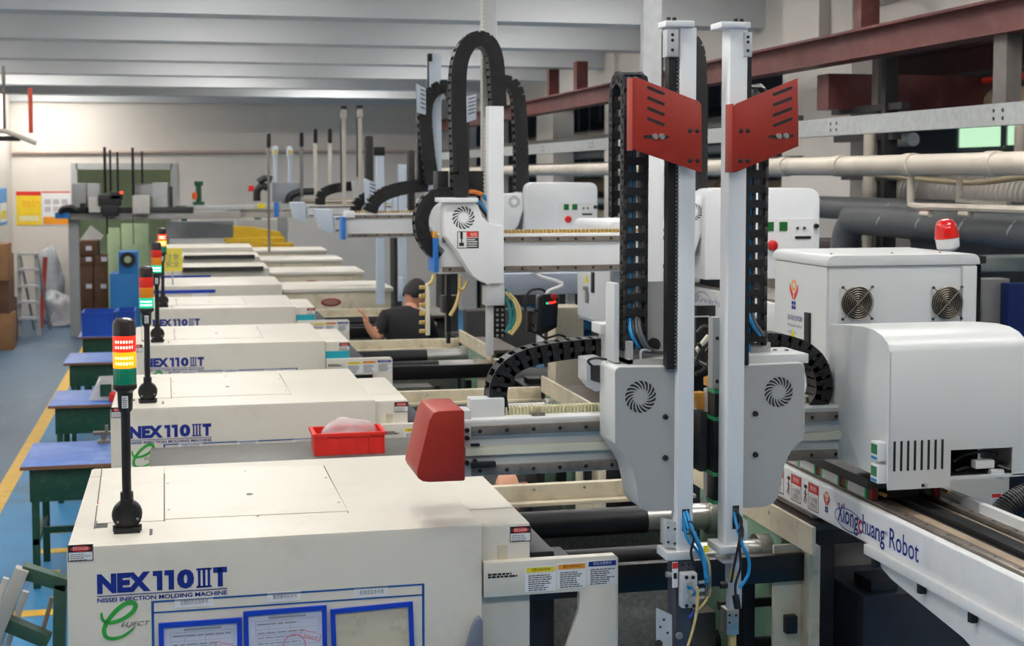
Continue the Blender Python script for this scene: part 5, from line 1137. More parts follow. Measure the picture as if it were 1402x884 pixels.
h3 = MB().pxprism([(688, 266), (716, 264), (718, 282), (710, 308), (700, 322), (690, 322)], 11.5, 11.7).build('carriage_housing', white2, R3, bevel=.01); fan_slots(h3, at(704, 276, 11.5), .02, .05, 14, material=inkg)
h3 = MB().pxprism([(575, 272), (612, 272), (612, 330), (600, 330), (590, 312), (577, 300)], 11.5, 11.7).build('carriage_housing', white2, R3, bevel=.01)
zz = at(720, 330, 11.4).z
display_hood(R3, at(721, 300, 11.4).x, at(818, 300, 11.4).x, 11.4, zz, at(721, 250, 11.4).z)
B(2.95, 3.25, 10.2, 12.9, zz - .2, zz).build('traverse_rail', bluew, R3, bevel=.005); B(3.0, 3.2, 11.3, 11.8, 0, zz - .2).build('rail_pedestal', dark, R3)
# ---- three smaller robots fading back, with white end caps and bare arm tubes
tubem_ = mat('pale_arm_tube', (206, 200, 188), .4, var=.04); tubed = mat('grey_arm_tube', (120, 118, 116), .4, metal=.3)
def post(parent, x, w, y0, y1, Y, m, cap=None):
    p = pbox('vertical_arm', x - w / 2, x + w / 2, y0, y1, Y, .06, m, parent, bevel=.003)
    if cap: pbox('arm_cap', x - w / 2 - 1, x + w / 2, y0 - 2, y0 + cap, Y - .01, .07, black, p, bevel=.003)
R4 = thing('takeout_robot', 'robot with two pale blue arms reaching down beside the person in black', 'robot', (2.6, 14.0, 0))
beam_run(R4, 457, 2.9, 296, 318, 14.2, .16)
MB().pxprism([(430, 286), (455, 287), (457, 318), (448, 318), (439, 313)], 14.1, 14.4).build('end_cap', bluew, R4, bevel=.006)
for x, w, y0, y1 in ((521, 12, 201, 416), (551, 12, 225, 412), (541, 7, 255, 300)):
    post(R4, x, w, y0, y1, 13.78, bluew)
pbox('arm_head', 512, 527, 201, 213, 13.77, .1, black, R4); pbox('arm_foot', 546, 552, 380, 407, 13.75, .08, bluew, R4)
louvre(R4, [(498, 243), (523, 255), (523, 284), (500, 280)], 13.9, [(506, 251 + 5 * k, 519, 256 + 5 * k) for k in range(5)])
for x, y0, y1, w in ((506, 185, 250, 12), (564, 205, 290, 10)): pbox('arm_chain', x - w / 2, x + w / 2, y0, y1, 14.2, .12, dark, R4, bevel=.03)
lmE = link_mesh(.07, .12, .1)
chain(R4, [at(x, y, 14.2) for x, y in ((486, 293), (489, 280), (499, 271), (515, 266), (535, 263))], (0, 1, 0), .07, .12, .1, lm=lmE)
MB().pxprism([(502, 268), (530, 272), (528, 292), (505, 292)], 14.0, 14.2).build('carriage_housing', white, R4, bevel=.01)
B(2.9, 3.25, 13.6, 15.2, 1.95, 2.15).build('traverse_rail', bluew, R4, bevel=.005); B(3.0, 3.2, 14.1, 14.5, 0, 1.95).build('rail_pedestal', dark, R4)
R5 = thing('takeout_robot', 'robot with two tall cream arm tubes capped in black, far back in the row', 'robot', (2.6, 16.5, 0))
beam_run(R5, 420, 2.9, 281, 297, 16.6, .16)
MB().pxprism([(398, 277), (418, 277), (419, 304), (411, 304), (403, 299)], 16.5, 16.8).build('end_cap', bluew, R5, bevel=.006)
for x, w, y0, y1, cp_ in ((471, 6, 148, 282, 0), (493, 6, 147, 262, 0)):
    post(R5, x, w, y0, y1, 16.4, tubem_); pbox('arm_belt', x - 5, x - 3, y0 - 3, y1 - 20, 16.42, .05, black, R5)
    pbox('arm_joint', x - 4, x + 4, y0 + 4, y0 + 14, 16.38, .08, tubem_, R5); pbox('arm_cap', x - 4, x + 4, y0 - 3, y0 + 1, 16.38, .08, black, R5)
chain(R5, [at(x, y, 16.7) for x, y in ((438, 280), (440, 267), (450, 260), (468, 256), (492, 254))], (0, 1, 0), .07, .13, .11, lm=link_mesh(.07, .13, .11))
MB().pxprism([(482, 248), (500, 248), (500, 285), (490, 285), (484, 270)], 16.5, 16.6).build('carriage_housing', white, R5, bevel=.01)
B(2.9, 3.25, 16.2, 18.0, 1.95, 2.2).build('traverse_rail', bluew, R5, bevel=.005); B(3.0, 3.2, 16.8, 17.2, 0, 1.95).build('rail_pedestal', dark, R5)
R6 = thing('takeout_robot', 'far robot with slim dark-tipped arms over the yellow boards', 'robot', (2.4, 19.5, 0))
beam_run(R6, 384, 2.9, 275, 290, 19.5, .16, m=white)
pbox('end_plate', 376, 382, 277, 297, 19.45, .2, MATS['blue_end_plate'], R6)
for x, w, y0, y1, m in ((452, 5, 190, 255, tubem_), (432, 5, 190, 275, tubem_), (413, 5, 195, 270, tubed), (368, 5, 196, 345, tubed)):
    post(R6, x, w, y0, y1, 19.4, m); pbox('arm_tip', x - 3, x + 3, y0 - 14, y0 + 6, 19.38, .1, black, R6, bevel=.02)
pbox('carriage_housing', 373, 412, 250, 276, 19.5, .3, mat('grey_blue_box', (150, 156, 164), .5), R6)
for x in (377, 397):
    post(R6, x, 6, 200, 252, 19.6, bluew); pbox('arm_sign', x - 5, x + 4, 202, 214, 19.55, .03, bluew, R6, bevel=0); pbox('sign_mark', x - 2, x + 1, 205, 211, 19.54, .01, yell, R6, bevel=0)
for pts in (((395, 277), (398, 268), (410, 263), (430, 262)), ((352, 275), (352, 262), (358, 255), (368, 257)), ((354, 250), (362, 244), (372, 246))): pbar('cable', pts, .05, 19.45, hose_k, R6)
pbox('red_tip', 340, 348, 254, 262, 19.5, .1, inkr, R6); pbox('yellow_tip', 353, 363, 279, 285, 19.45, .1, yell, R6)
B(2.6, 2.95, 19.2, 20.6, 1.95, 2.3).build('traverse_rail', bluew, R6, bevel=.005); B(2.83, 2.94, 19.6, 20.0, 0, 1.95).build('rail_pedestal', dark, R6)
# ---- grey gantry robot in front of the storeroom opening
R7 = thing('gantry_robot', 'dark grey gantry robot with black arms in front of the storeroom opening', 'robot', (0, 24.3, 0))
gz = at(200, 292, 24)
g_ = pbox('gantry_beam', 94, 330, 290, 299, 24, .25, mat('grey_beam', (150, 148, 146), .5), R7); pbox('gantry_rail', 85, 265, 284, 291, 23.98, .2, dark, R7)
pbox('gantry_rail', 255, 390, 281, 287, 24.2, .2, galv, R7); pbox('gantry_beam', 310, 500, 287, 297, 24.25, .25, mat('pale_beam', (170, 166, 160), .5), R7)
pbox('beam_tip', 75, 96, 291, 299, 23.95, .2, steelblue, R7)
gb2 = mat('mid_grey_box', (136, 138, 140), .5)
for x0, x1, y0, y1, d, m in ((98, 119, 251, 291, .3, gb2), (119, 137, 251, 285, .3, mat('lighter_grey_box', (160, 162, 164), .5)), (185, 210, 252, 270, .3, gb2), (208, 230, 250, 292, .3, MATS['lighter_grey_box'])): pbox('gantry_box', x0, x1, y0, y1, 24.0, d, m, R7, bevel=.02)
for x0, x1, y0, y1 in ((121, 138, 269, 291), (181, 205, 267, 293)): pbox('motor_cover', x0, x1, y0, y1, 23.85, .15, mat('pale_grey_box', (176, 174, 170), .5), R7, bevel=.02)
for x0, x1, y0, y1 in ((134, 166, 266, 282), (140, 162, 280, 296), (109, 117, 278, 290), (150, 168, 262, 274)): pbox('carriage_block', x0, x1, y0, y1, 23.8, .15, black, R7, bevel=.02)
for x, w, y0, y1 in ((143.5, 5, 201, 264), (151, 4, 205, 262), (161, 4, 208, 264), (182, 5, 202, 278), (194.5, 3.5, 207, 251)): pbox('gantry_arm', x - w / 2, x + w / 2, y0, y1, 23.9, .06, blackm, R7, bevel=.004)
pbox('gantry_hook', 145, 148, 296, 320, 23.9, .05, black, R7); pbox('gantry_hook', 181.5, 183.5, 290, 335, 23.9, .05, dark, R7)
pbox('gantry_chain', 231, 237, 255, 290, 24.0, .1, dark, R7, bevel=.02)
pbar('gantry_hose', ((82, 292), (86, 285), (96, 283), (105, 288)), .04, 23.9, hose_k, R7)
for x in (1.6, at(101, 300, 24.2).x): B(x - .08, x + .08, 24.1, 24.26, 0, at(200, 299, 24).z).build('gantry_leg', gb2, R7)
pbox('red_light', 164, 168, 262, 265, 23.79, .02, mat('led_red_small', (255, 60, 40), .4, emit=(255, 60, 40), estr=3), R7, bevel=0)
# green pole with orange lamp beyond
gp_ = thing('hopper_lamp', 'dark green pole with orange lamp standing before the back wall', 'lamp', (at(271, 280, 26).x, 26, 0))
gg = mat('dark_green_paint', (20, 84, 56), .5)
pbox('pole', 268, 276, 250, 279, 26, .12, gg, gp_); pbox('pole_top', 266, 278, 248, 254, 25.98, .16, gg, gp_); pbox('pole_foot', 264, 280, 276, 282, 25.96, .2, gg, gp_)
pbox('orange_lamp', 263, 270, 263, 273, 25.9, .1, mat('orange_lamp', (236, 96, 30), .4), gp_, bevel=.03)
pp = at(240, 283, 26); qq = at(365, 283, 26)
B(pp.x, qq.x, 25.95, 26.4, at(240, 286, 26).z, at(240, 282, 26).z).build('platform', gg, gp_); B(pp.x + .1, pp.x + .2, 26, 26.3, 0, at(240, 286, 26).z).build('platform_leg', gg, gp_); B(qq.x - .2, qq.x - .1, 26, 26.3, 0, at(240, 286, 26).z).build('platform_leg', gg, gp_)
# ================================================================ benches, bins and other floor items
def bench(Y, label, x0=-1.03, x1=-.42, zt=.8):
    t = thing('workbench', label, 'workbench', ((x0 + x1) / 2, Y + .4, 0), 'green workbenches with blue tops')
    B(x0, x1, Y, Y + .82, zt - .022, zt).build('bench_top', btop, t, bevel=.004)
    B(x0, x1, Y - .004, Y, zt - .024, zt - .002).build('top_edging', mat('brown_edging', (120, 84, 58), .6), t, smooth=0)
    B(x0 + .05, x1 - .03, Y + .05, Y + .77, zt - .24, zt - .022).build('drawer_box', bgreen, t, bevel=.006)
    for x in (x0 + .06, x1 - .1):
        for y in (Y + .06, Y + .72): B(x, x + .045, y, y + .045, 0, zt - .24).build('leg', bgreen, t, bevel=.003)
    B(x0 + .06, x1 - .06, Y + .37, Y + .4, .28, .32).build('stretcher', bgreen, t); B(x0 + .06, x0 + .1, Y + .06, Y + .76, .28, .32).build('stretcher', bgreen, t)
    return t
BY_ = [9.3, 11.74, 14.4, 16.7]
BL = ['nearest green workbench with clear blue top', 'second green workbench from the front, white carton on its blue top', 'third green workbench from the front, blue top', 'farthest green workbench carrying the blue bins']
for y, l, xx in zip(BY_, BL, (-1.03, -1.08, -1.17, -1.2)): bench(y, l, xx, xx + .63)
p = at(118, 588, 11.7)
v = thing('bench_vise', 'small dirty steel vise standing on the nearest blue bench top', 'vise', (p.x, 9.9, .8))
p = Vector((-.56, 10.02, .8))
MB().box(p.x - .04, p.x + .04, p.y - .035, p.y + .035, .8, .82).cyl((p.x, p.y, .82), (p.x, p.y, .87), .016, n=10).build('vise_base', railm, v)
MB().cyl((p.x - .07, p.y, .87), (p.x + .05, p.y, .87), .014, n=10).box(p.x + .01, p.x + .03, p.y - .02, p.y + .02, .85, .92).build('vise_jaw', railm, v)
# white carton and crumpled sheet on the second bench
t = thing('open_carton', 'open white carton with a green label on the second blue bench top', 'carton', (-.62, 12.0, .8))
cw = mat('white_card', (226, 224, 218), .6)
MB().obox((-.78, 11.95, .8), (.26, .02, .0), (0, .01, 0), (.07, 0, .13)).build('front_flap', cw, t, smooth=0)
MB().obox((-.78, 12.2, .8), (.26, .02, 0), (0, .01, 0), (.07, 0, .16)).build('rear_flap', cw, t, smooth=0)
MB().obox((-.78, 11.95, .8), (.01, 0, 0), (0, .26, 0), (.07, 0, .14)).build('side_flap', cw, t, smooth=0)
MB().obox((-.53, 11.95, .8), (.01, 0, 0), (0, .26, 0), (.03, 0, .13)).build('side_flap', cw, t, smooth=0)
B(-.69, -.6, 11.943, 11.95, .83, .93).build('carton_label', bgreen, t, smooth=0)
tag(MB().lathe((-.56, 11.85, .8), (0, 0, 1), [(.05, 0), (.06, .03), (.055, .07), (.03, .08)], 12).build('plastic_cup', mat('red_plastic', (214, 40, 34), .4)), 'small red plastic cup on the second blue bench top', 'cup')
# blue bins on the far bench
def open_bin(name, label, cat, x0, x1, y0, y1, z0, z1, m, ribs=5, group=None, rim=True):
    t = thing(name, label, cat, ((x0 + x1) / 2, (y0 + y1) / 2, z0), group); th = .006; tp = .012
    def wallbox(a, b, c, d, e=z0, f=z1): return MB().box(a, b, c, d, e, f)
    MB().box(x0, x1, y0, y0 + th, z0, z1).box(x0, x1, y1 - th, y1, z0, z1).box(x0, x0 + th, y0 + th, y1 - th, z0, z1).box(x1 - th, x1, y0 + th, y1 - th, z0, z1).box(x0 + th, x1 - th, y0 + th, y1 - th, z0, z0 + th).build('bin_body', m, t, smooth=0)
    r = MB(); o = .01; h = .014
    r.box(x0 - o, x1 + o, y0 - o, y0, z1 - h, z1).box(x0 - o, x1 + o, y1, y1 + o, z1 - h, z1).box(x0 - o, x0, y0, y1, z1 - h, z1).box(x1, x1 + o, y0, y1, z1 - h, z1); r.build('rim', m, t, smooth=0)
    for k in range(ribs):
        x = x0 + (x1 - x0) * (k + .0) / (ribs - 1); B(x - .004, x + .004, y0 - .007, y0, z0, z1 - h).build('rib', m, t, smooth=0)
    return t
for k, (x0, x1, y, z0, l) in enumerate(((-1.15, -.8, 16.75, .8, 'blue plastic bin on the far bench, left one'), (-.77, -.58, 16.85, .8, 'blue plastic bin on the far bench, right one by the machines'))):
    open_bin('storage_bin', l, 'bin', x0, x1, y, y + .5, z0, z0 + .27, sky_blue, group='blue bins on the far bench')
bagm = mat('clear_plastic_bag', (236, 232, 234), .2, var=.1, scale=20, trans=.3, bump=.8, bscale=25, alpha=.6)
def lump(name, label, cat, c, r, m, seed, sq=(1, 1, 1), parent=None):
    bm = bmesh.new(); bmesh.ops.create_icosphere(bm, subdivisions=4, radius=1); rn = random.Random(seed)
    dirs = [(Vector((rn.uniform(-1, 1), rn.uniform(-1, 1), rn.uniform(-1, 1))).normalized(), rn.uniform(-.22, .3), rn.uniform(2, 7)) for _ in range(40)]
    for v in bm.verts:
        k = 1 + sum(a * max(0, v.co.normalized().dot(d)) ** (p * 6) for d, a, p in dirs); v.co = Vector((v.co.x * sq[0], v.co.y * sq[1], max(v.co.z, -.6) * sq[2])) * k * r
    zmin = min(v.co.z for v in bm.verts)
    for v in bm.verts: v.co += Vector(c) - Vector((0, 0, zmin))
    me = bpy.data.meshes.new(name); bm.to_mesh(me); bm.free(); me.materials.append(m); me.shade_smooth(); o = link(name, me, parent)
    return tag(o, label, cat) if label else o
lump('plastic_bag', 'crumpled clear plastic bag on the blue bins', 'bag', (-.9, 17.4, .8), .1, bagm, 3, (1.3, .9, .8))
# steel ledge bench between the first two machines, red tray on it
ldg = thing('steel_ledge', 'grey steel ledge between the first two machines under the red tray', 'ledge', (.6, 6.2, 0))
zl = at(400, 618, 6.2).z; la = at(204, 612, 6.15).x
B(la, 1.05, 5.98, 6.42, zl - .012, zl).build('ledge_top', mat('worn_steel_sheet', (88, 87, 84), .5, metal=.2, var=.15, scale=8), ldg, bevel=.002)
B(la, 1.05, 5.98, 5.986, zl - .07, zl - .012).build('ledge_front', creamd, ldg, smooth=0)
for x in (la + .03, 1.0):
    for y in (6.02, 6.37): B(x - .015, x + .015, y - .015, y + .015, 0, zl - .012).build('leg', galv, ldg)
a, b = at(428, 612, 6.1), at(527, 612, 6.1)
tr_ = open_bin('parts_tray', 'bright red plastic tray holding clear parts bag on the steel ledge', 'tray', a.x + .008, b.x - .008, 6.08, 6.26, zl, zl + .095, mat('red_plastic', ()), ribs=6)
lump('parts_bag', 'clear crumpled plastic bag heaped in the red tray', 'bag', ((a.x + b.x) / 2 + .0, 6.17, zl + .012), .085, bagm, 9, (1.35, .75, .95))
# slatted trolley leaning at the lower left
Yt = 6.6
tl_ = thing('slat_rack', 'green framed rack with pale slats standing at the lower left corner', 'rack', (at(40, 850, Yt).x, Yt, 0))
grt = mat('grey_green_frame', (46, 76, 60), .5, var=.1)
def bar(name, a, b, w, d, m, parent, Y=Yt):
    A, Bq = at(*a, Y), at(*b, Y); t_ = (Bq - A).normalized(); s_ = t_.cross(YP).normalized() * w
    return MB().obox(A - s_ / 2, Bq - A, (0, d, 0), s_).build(name, m, parent, bevel=.004)
bar('frame_rail', (28, 783), (92, 803), .06, .08, grt, tl_); bar('frame_rail', (-25, 842), (66, 880), .06, .08, grt, tl_); bar('frame_post', (82, 800), (80, 905), .055, .08, grt, tl_)
bar('frame_side', (30, 780), (-6, 870), .06, .06, mat('pale_grey_frame', (172, 168, 160), .5), tl_, Yt - .02)
for k in range(4): bar('slat', (14 + k * 9 - 6, 792 + k * 6), (-22 + k * 9, 880 + k * 6), .028, .03, mat('pale_slat', (206, 198, 190), .5), tl_, Yt + .12)
bar('inner_slat', (71, 818), (55, 876), .02, .03, mat('tan_slat', (150, 130, 110), .5), tl_, Yt + .1)
for x in (-.98, -.45): B(x * 1.0 - .02, x + .02, Yt + .02, Yt + .06, 0, at(60, 870, Yt).z).build('leg', grt, tl_)
# ================================================================ far left corner
yb = WB - .002
def poster(x0, x1, y0, y1, label, base, bands):
    a, b = at(x0, y0, yb), at(x1, y1, yb)
    t = thing('poster', label, 'poster', (a.x, yb, b.z))
    s = B(a.x, b.x, yb - .006, yb, b.z, a.z).build('sheet', base, t, smooth=0); w, h = b.x - a.x, a.z - b.z
    for nm, m, (f0, f1, g0, g1) in bands: B(a.x + w * f0, a.x + w * f1, yb - .008, yb - .006, b.z + h * g0, b.z + h * g1).build(nm, m, s, smooth=0)
    return s, a, b
yp = mat('yellow_poster', (240, 206, 48), .5)
s, a, b = poster(22, 57, 262, 308, 'yellow safety poster with red heading on the back wall', yp, [('heading', inkr, (0, 1, .88, 1)), ('panel', mat('pale_panel', (230, 220, 170), .5), (.1, .9, .12, .28))])
text('poster_text', '安全生产', (a.x + .1, yb - .008, b.z + .34), XP, ZP, .32, .13, orange, s)
s, a, b = poster(57.5, 97, 262, 308, 'white notice poster with red border on the back wall', paper, [('border', inkr, (0, 1, .96, 1)), ('foot', orange, (.02, .98, .02, .25))] + [('picture', mat('poster_grey', (190, 184, 186), .5), (.08 + .3 * i, .3 + .3 * i, .4 + .22 * j, .55 + .22 * j)) for i in range(3) for j in range(2)])
a, b = atX(-2, 258, -3.125), atX(10, 306, -3.125)
t = thing('poster', 'blue and white poster on the left wall corner', 'poster', (-3.125, a.y, b.z)); s = B(-3.1295, -3.122, a.y, b.y, b.z, a.z).build('sheet', mat('blue_poster', (64, 150, 214), .5), t, smooth=0)
B(-3.122, -3.12, a.y + .1, b.y - .1, b.z + .05, b.z + (a.z - b.z) * .6).build('panel', paper, s, smooth=0); B(-3.12, -3.119, a.y + .2, b.y - .2, b.z + .1, b.z + .25).build('panel', yell, s, smooth=0)
# step ladder
Yl = 24.4; ld_ = thing('step_ladder', 'aluminium step ladder standing by the back wall', 'ladder', (at(42, 440, Yl).x, Yl, 0))
L = lambda x, y, Y=Yl: at(x, y, Y)
for xt, xb in ((26, 27), (49, 53)): 
    A = L(xt, 346); Bq = L(xb, 448); Bq.z = 0; MB().obox(A - Vector((.03, 0, 0)), (.06, 0, 0), (0, .05, 0), Bq - A).build('rail', galv, ld_)
    C = A + Vector((.12, .9, 0)); C.z = 0; MB().obox(A - Vector((.02, -.05, 0)), (.04, 0, 0), (0, .04, 0), C - A).build('rear_leg', galv, ld_)
for y in (347, 368, 391, 413, 435): A, Bq = L(25, y), L(53, y); B(A.x, Bq.x, Yl - .06, Yl + .1, A.z - .03, A.z + .01).build('step', alu, ld_)
# plastic sacks, red bar
for k, (x, y, Y, r, l) in enumerate(((74, 428, 26.5, .3, 'grey plastic sack slumped beside the ladder'), (91, 428, 25.85, .29, 'white plastic sack in front of the grey one'), (70, 385, 27.4, .3, 'tall pale plastic sack leaning on the back wall'))):
    p = at(x, y, Y); lump('plastic_sack', l, 'sack', (p.x, Y, 0), r, mat('sack_grey', (176, 180, 186), .3, var=.12, scale=9, bump=.6, bscale=9) if k != 1 else bagm, 20 + k, (.75, .7, 1.1 if k < 2 else 2.2))
A = L(62, 352, 25.9); Bq = L(57, 415, 25.9); tag(MB().cyl(A, (Bq.x, Bq.y - .2, .0), .04, n=8).build('red_pole', mat('dull_red', (170, 60, 50), .5)), 'dull red pole leaning behind the step ladder', 'pole')
pg_ = B(at(40, 333, 27.4).x, at(55, 333, 27.4).x, 27.4, 27.45, at(40, 345, 27.4).z, at(40, 333, 27.4).z)
# cardboard stack at the left edge
for k, (x0, x1, z0, z1, y, m, l) in enumerate(((-3.1, -2.55, 0, .55, 22.4, card, 'lowest brown carton of the stack at the left edge'), (-3.1, -2.58, .55, 1.05, 22.45, cardd, 'middle brown carton of the stack at the left edge'), (-3.1, -2.6, 1.05, 1.6, 22.42, card, 'top brown carton of the stack at the left edge'), (-3.1, -2.62, 0, .7, 23.2, cardd, 'brown carton on the floor behind the left stack'), (-3.08, -2.66,   .7, 1.4, 23.22, card, 'upper brown carton behind the left stack'))):
    t = thing('carton', l, 'carton', ((x0 + x1) / 2, y + .3, z0), 'brown cartons at the left edge'); B(x0, x1, y, y + .6, z0, z1).build('carton_body', m, t, bevel=.006); B((x0 + x1) / 2 - .03, (x0 + x1) / 2 + .03, y - .002, y, z0 + .02, z1 - .02).build('tape', mat('tan_tape', (170, 140, 100), .5), t, smooth=0)
# hanging arm at the upper left
Yh = 20.; hg = thing('jib_crane', 'pale jib arm with red strap hanging at the upper left', 'jib crane', (at(10, 180, Yh).x, Yh, 3))
pbar('jib', ((-30, 175), (10, 180), (50, 196)), .035, Yh, tubem_, hg, sub=1); pbox('jib_rail', -30, 27, 186, 193, Yh, .1, dark, hg); pbox('hanger', 2, 8, 90, 180, Yh, .06, postm, hg); pbox('red_strap', 38, 45, 120, 182, Yh, .05, mat('strap_red', (200, 80, 60), .6), hg)
# ================================================================ storeroom opening and things before the back wall
for k, (x0, x1, y0, y1, l) in enumerate(((108, 128, 365, 402, 'lower left brown carton in the storeroom opening'), (128, 150, 365, 402, 'lower right brown carton in the storeroom opening'), (108, 129, 352, 365, 'flat brown carton on the left of the storeroom pile'), (129, 152, 350, 365, 'flat brown carton on the right of the storeroom pile'), (108, 135, 330, 350, 'top brown carton in the storeroom opening'))):
    a, b = at(x0, y0, 27.0), at(x1, y1, 27.0); t = thing('carton', l, 'carton', ((a.x + b.x) / 2, 27.3, b.z), 'brown cartons piled in the storeroom opening')
    zb0 = 0 if k < 2 else b.z; B(a.x + .005, b.x - .005, 27, 27.6, zb0 + (.001 if k > 1 else 0), a.z).build('carton_body', cardd, t, bevel=.008); B(a.x + .12, a.x + .22, 26.998, 27, b.z + .1, b.z + .18).build('shipping_label', paperb, t, smooth=0)
a = at(128, 320, 26.8)
tag(MB().pxprism([(124, 308), (142, 322), (126, 346), (108, 330)], 27.93, 27.945).build('hanging_sheet', mat('crumpled_grey_sheet', (176, 176, 172), .5, var=.15, bump=.5, bscale=6), None), 'crumpled grey sheet hanging in the storeroom opening', 'sheet')
for k, (x0, x1, y0, y1, l) in enumerate(((147, 165, 312, 350, 'left pale green board leaning in the storeroom opening'), (166, 204, 306, 348, 'right pale green board leaning in the storeroom opening'))):
    a, b = at(x0, y0, 26.9 + .05 * k), at(x1, y1, 26.9); tag(B(a.x, b.x, 26.9, 26.95, 0, a.z).build('green_board', mat('pale_green_board', (186, 206, 160), .6), bevel=.005), l, 'board')
cbx = thing('blue_chiller', 'blue chiller cabinet with a round black fan behind the stack lights', 'chiller', (at(168, 400, 21).x, 21, 0))
a, b = at(150, 375, 21), at(190, 412, 21); B(a.x, b.x, 21, 21.6, 0, a.z).build('lower_cabinet', steelblue, cbx, bevel=.01)
a2, b2 = at(162, 345, 21), at(189, 376, 21); B(a2.x, b2.x, 21, 21.5, a.z, a2.z).build('upper_cabinet', steelblue, cbx, bevel=.01)
c = at(175, 355, 20.99); MB().lathe(c, (0, -1, 0), [(.11, 0), (.11, .02), (.08, .02)], 20).build('fan_ring', black, cbx); MB().lathe(c + Vector((0, -.02, 0)), (0, -1, 0), [(.05, 0), (.05, .01)], 16).build('fan_hub', lgreen, cbx)
# yellow note board beside the far stack light
p, q = at(222, 340, 14.05), at(250, 371, 14.05)
nb = thing('note_sign', 'yellow note card with handwriting beside the farthest stack light', 'sign', (p.x, 14.05, q.z))
s = B(p.x, q.x, 14.05, 14.06, q.z, p.z).build('card', mat('note_yellow', (238, 220, 84), .6), nb, smooth=0); B((p.x + q.x) / 2 - .008, (p.x + q.x) / 2 + .008, 14.06, 14.08, T, q.z + .1).build('stick', galv, nb)
text('handwriting', '注意\n安全', (p.x + .03, 14.05, q.z + .04), XP, ZP, .13, .13, inkg, s)
# yellow boards and grey sheets at the far middle
t = thing('board_rack', 'stack of dull yellow boards on a grey rack before the back wall', 'rack', (at(360, 340, 22.8).x, 23, 0))
for k, (pts) in enumerate(([(320, 310), (345, 311), (384, 318), (388, 326), (320, 326)], [(308, 327), (390, 325), (392, 332), (308, 332)], [(312, 334), (402, 333), (402, 341), (312, 341)], [(318, 343), (412, 343), (415, 351), (318, 351)])):
    MB().pxprism(pts, 23.5 - .25 * k, 23.9 - .25 * k).build('board', ygold if k < 3 else mat('amber_board', (184, 128, 26), .5), t, smooth=0)
a, b = at(322, 351, 22.5), at(410, 351, 22.5); B(a.x, b.x, 22.8, 23.6, 0, b.z).build('rack_frame', dark, t)
for k, (x0, x1, y0, y1, Y, m, l) in enumerate(((228, 320, 303, 327, 24.8, mat('grey_sheet', (150, 150, 150), .5, metal=.2), 'upright grey sheet behind the stack lights'), (232, 312, 327, 334, 24.3, mat('light_sheet', (196, 196, 194), .4), 'light grey long sheet above the far machines'), (325, 395, 301, 318, 25.2, mat('pale_sheet', (180, 176, 170), .5), 'pale sheet behind the yellow boards'))):
    a, b = at(x0, y0, Y), at(x1, y1, Y); t = thing('sheet_stand', l, 'metal sheet', ((a.x + b.x) / 2, Y, 0)); B(a.x, b.x, Y, Y + .1, b.z, a.z).build('sheet', m, t, smooth=0)
    for x in (a.x + .1, b.x - .1): B(x - .03, x + .03, Y + .02, Y + .08, 0, b.z).build('leg', dark, t)
# ================================================================ teach pendant beyond the second machine
p = at(748, 432, 8.5)
tp = thing('teach_pendant', 'black teach pendant with red and green lights hanging near the white cabinet', 'pendant', p)
MB().pxprism([(738, 407), (744, 403), (761, 402), (765, 408), (763, 448), (752, 454), (738, 460), (735, 455)], 8.5, 8.56).build('pendant_body', black, tp, bevel=.008)
MB().pxprism([(742, 418), (760, 414), (759, 444), (740, 450)], 8.496, 8.5).build('screen', mat('pendant_screen', (20, 30, 44), .25), tp, smooth=0)
for x, y, c in ((749, 415, 'green'), (753, 414.5, 'red'), (756, 414, 'red'), (759.5, 413, 'red')): MB().cyl(at(x, y, 8.5), at(x, y, 8.5) - Vector((0, .008, 0)), .007, n=8).build('indicator', mat('ind_' + c, COLS[c], .4, emit=COLS[c], estr=4), tp)
MB().lathe(at(758, 406, 8.5), (0, -1, 0), [(.02, 0), (.02, .015), (.014, .02)], 12).build('stop_button', MATS['button_red'], tp)
pbox('handle', 722, 729, 425, 455, 8.5, .05, black, tp, bevel=.01); pbar('grip', ((728, 430), (733, 424), (738, 428)), .008, 8.52, black, tp); pbar('grip', ((727, 452), (732, 455), (737, 450)), .008, 8.52, black, tp)
pbar('cord', ((750, 404), (742, 396), (726, 398), (718, 412), (722, 430), (730, 445), (745, 462), (765, 458), (775, 462)), .008, 8.6, hose_k, tp)
MB().tube([at(748, 404, 8.55), at(752, 398, 8.56), at(770, 388, 8.6), (2.1, 8.58, at(790, 372, 8.6).z), (2.36, 8.33, at(790, 366, 8.4).z)], .012, n=8).build('hanger', paper, tp)
# ================================================================ dark floor machinery on the lower right
t = thing('cable_hose', 'thick black corrugated hose at the lower right edge', 'hose', at(1390, 690, 5.2))
pts = [at(x, y, 5.2) for x, y in ((1372, 706), (1385, 692), (1402, 682), (1425, 672))]; prof = spline(pts, 12)
MB().tube(pts, .05, n=14, sub=6).build('hose_core', black, t)
for k in range(2, len(prof) - 1, 2): d = (prof[k + 1] - prof[k]).normalized(); MB().cyl(prof[k], prof[k] + d * .008, .058, n=14).build('hose_rib', black, t)
pp = at(1372, 706, 5.2); MB().tube([pp, pp + Vector((-.05, .02, -.08)), pp + Vector((-.06, .05, -.5)), pp + Vector((-.06, .05, -1.2))], .05, n=12).build('hose_tail', black, t)
a, b = at(1300, 655, 6.0), at(1382, 690, 6.0)
t = thing('feed_unit', 'cream machine unit with a small red label seen below the motor hood', 'machine unit', ((a.x + b.x) / 2, 6.2, 0))
B(a.x - .3, b.x, 6.0, 6.5, b.z - .05, a.z + .1).build('unit_body', cream, t, bevel=.01); B(a.x - .28, b.x - .02, 6.02, 6.48, 0, b.z - .05).build('unit_base', dark, t)
p = at(1357, 687, 6.0); sticker(t, (p.x, 6.0, p.z), XP, ZP, .055, .04, head=inkr, head_h=.5, nlines=3)
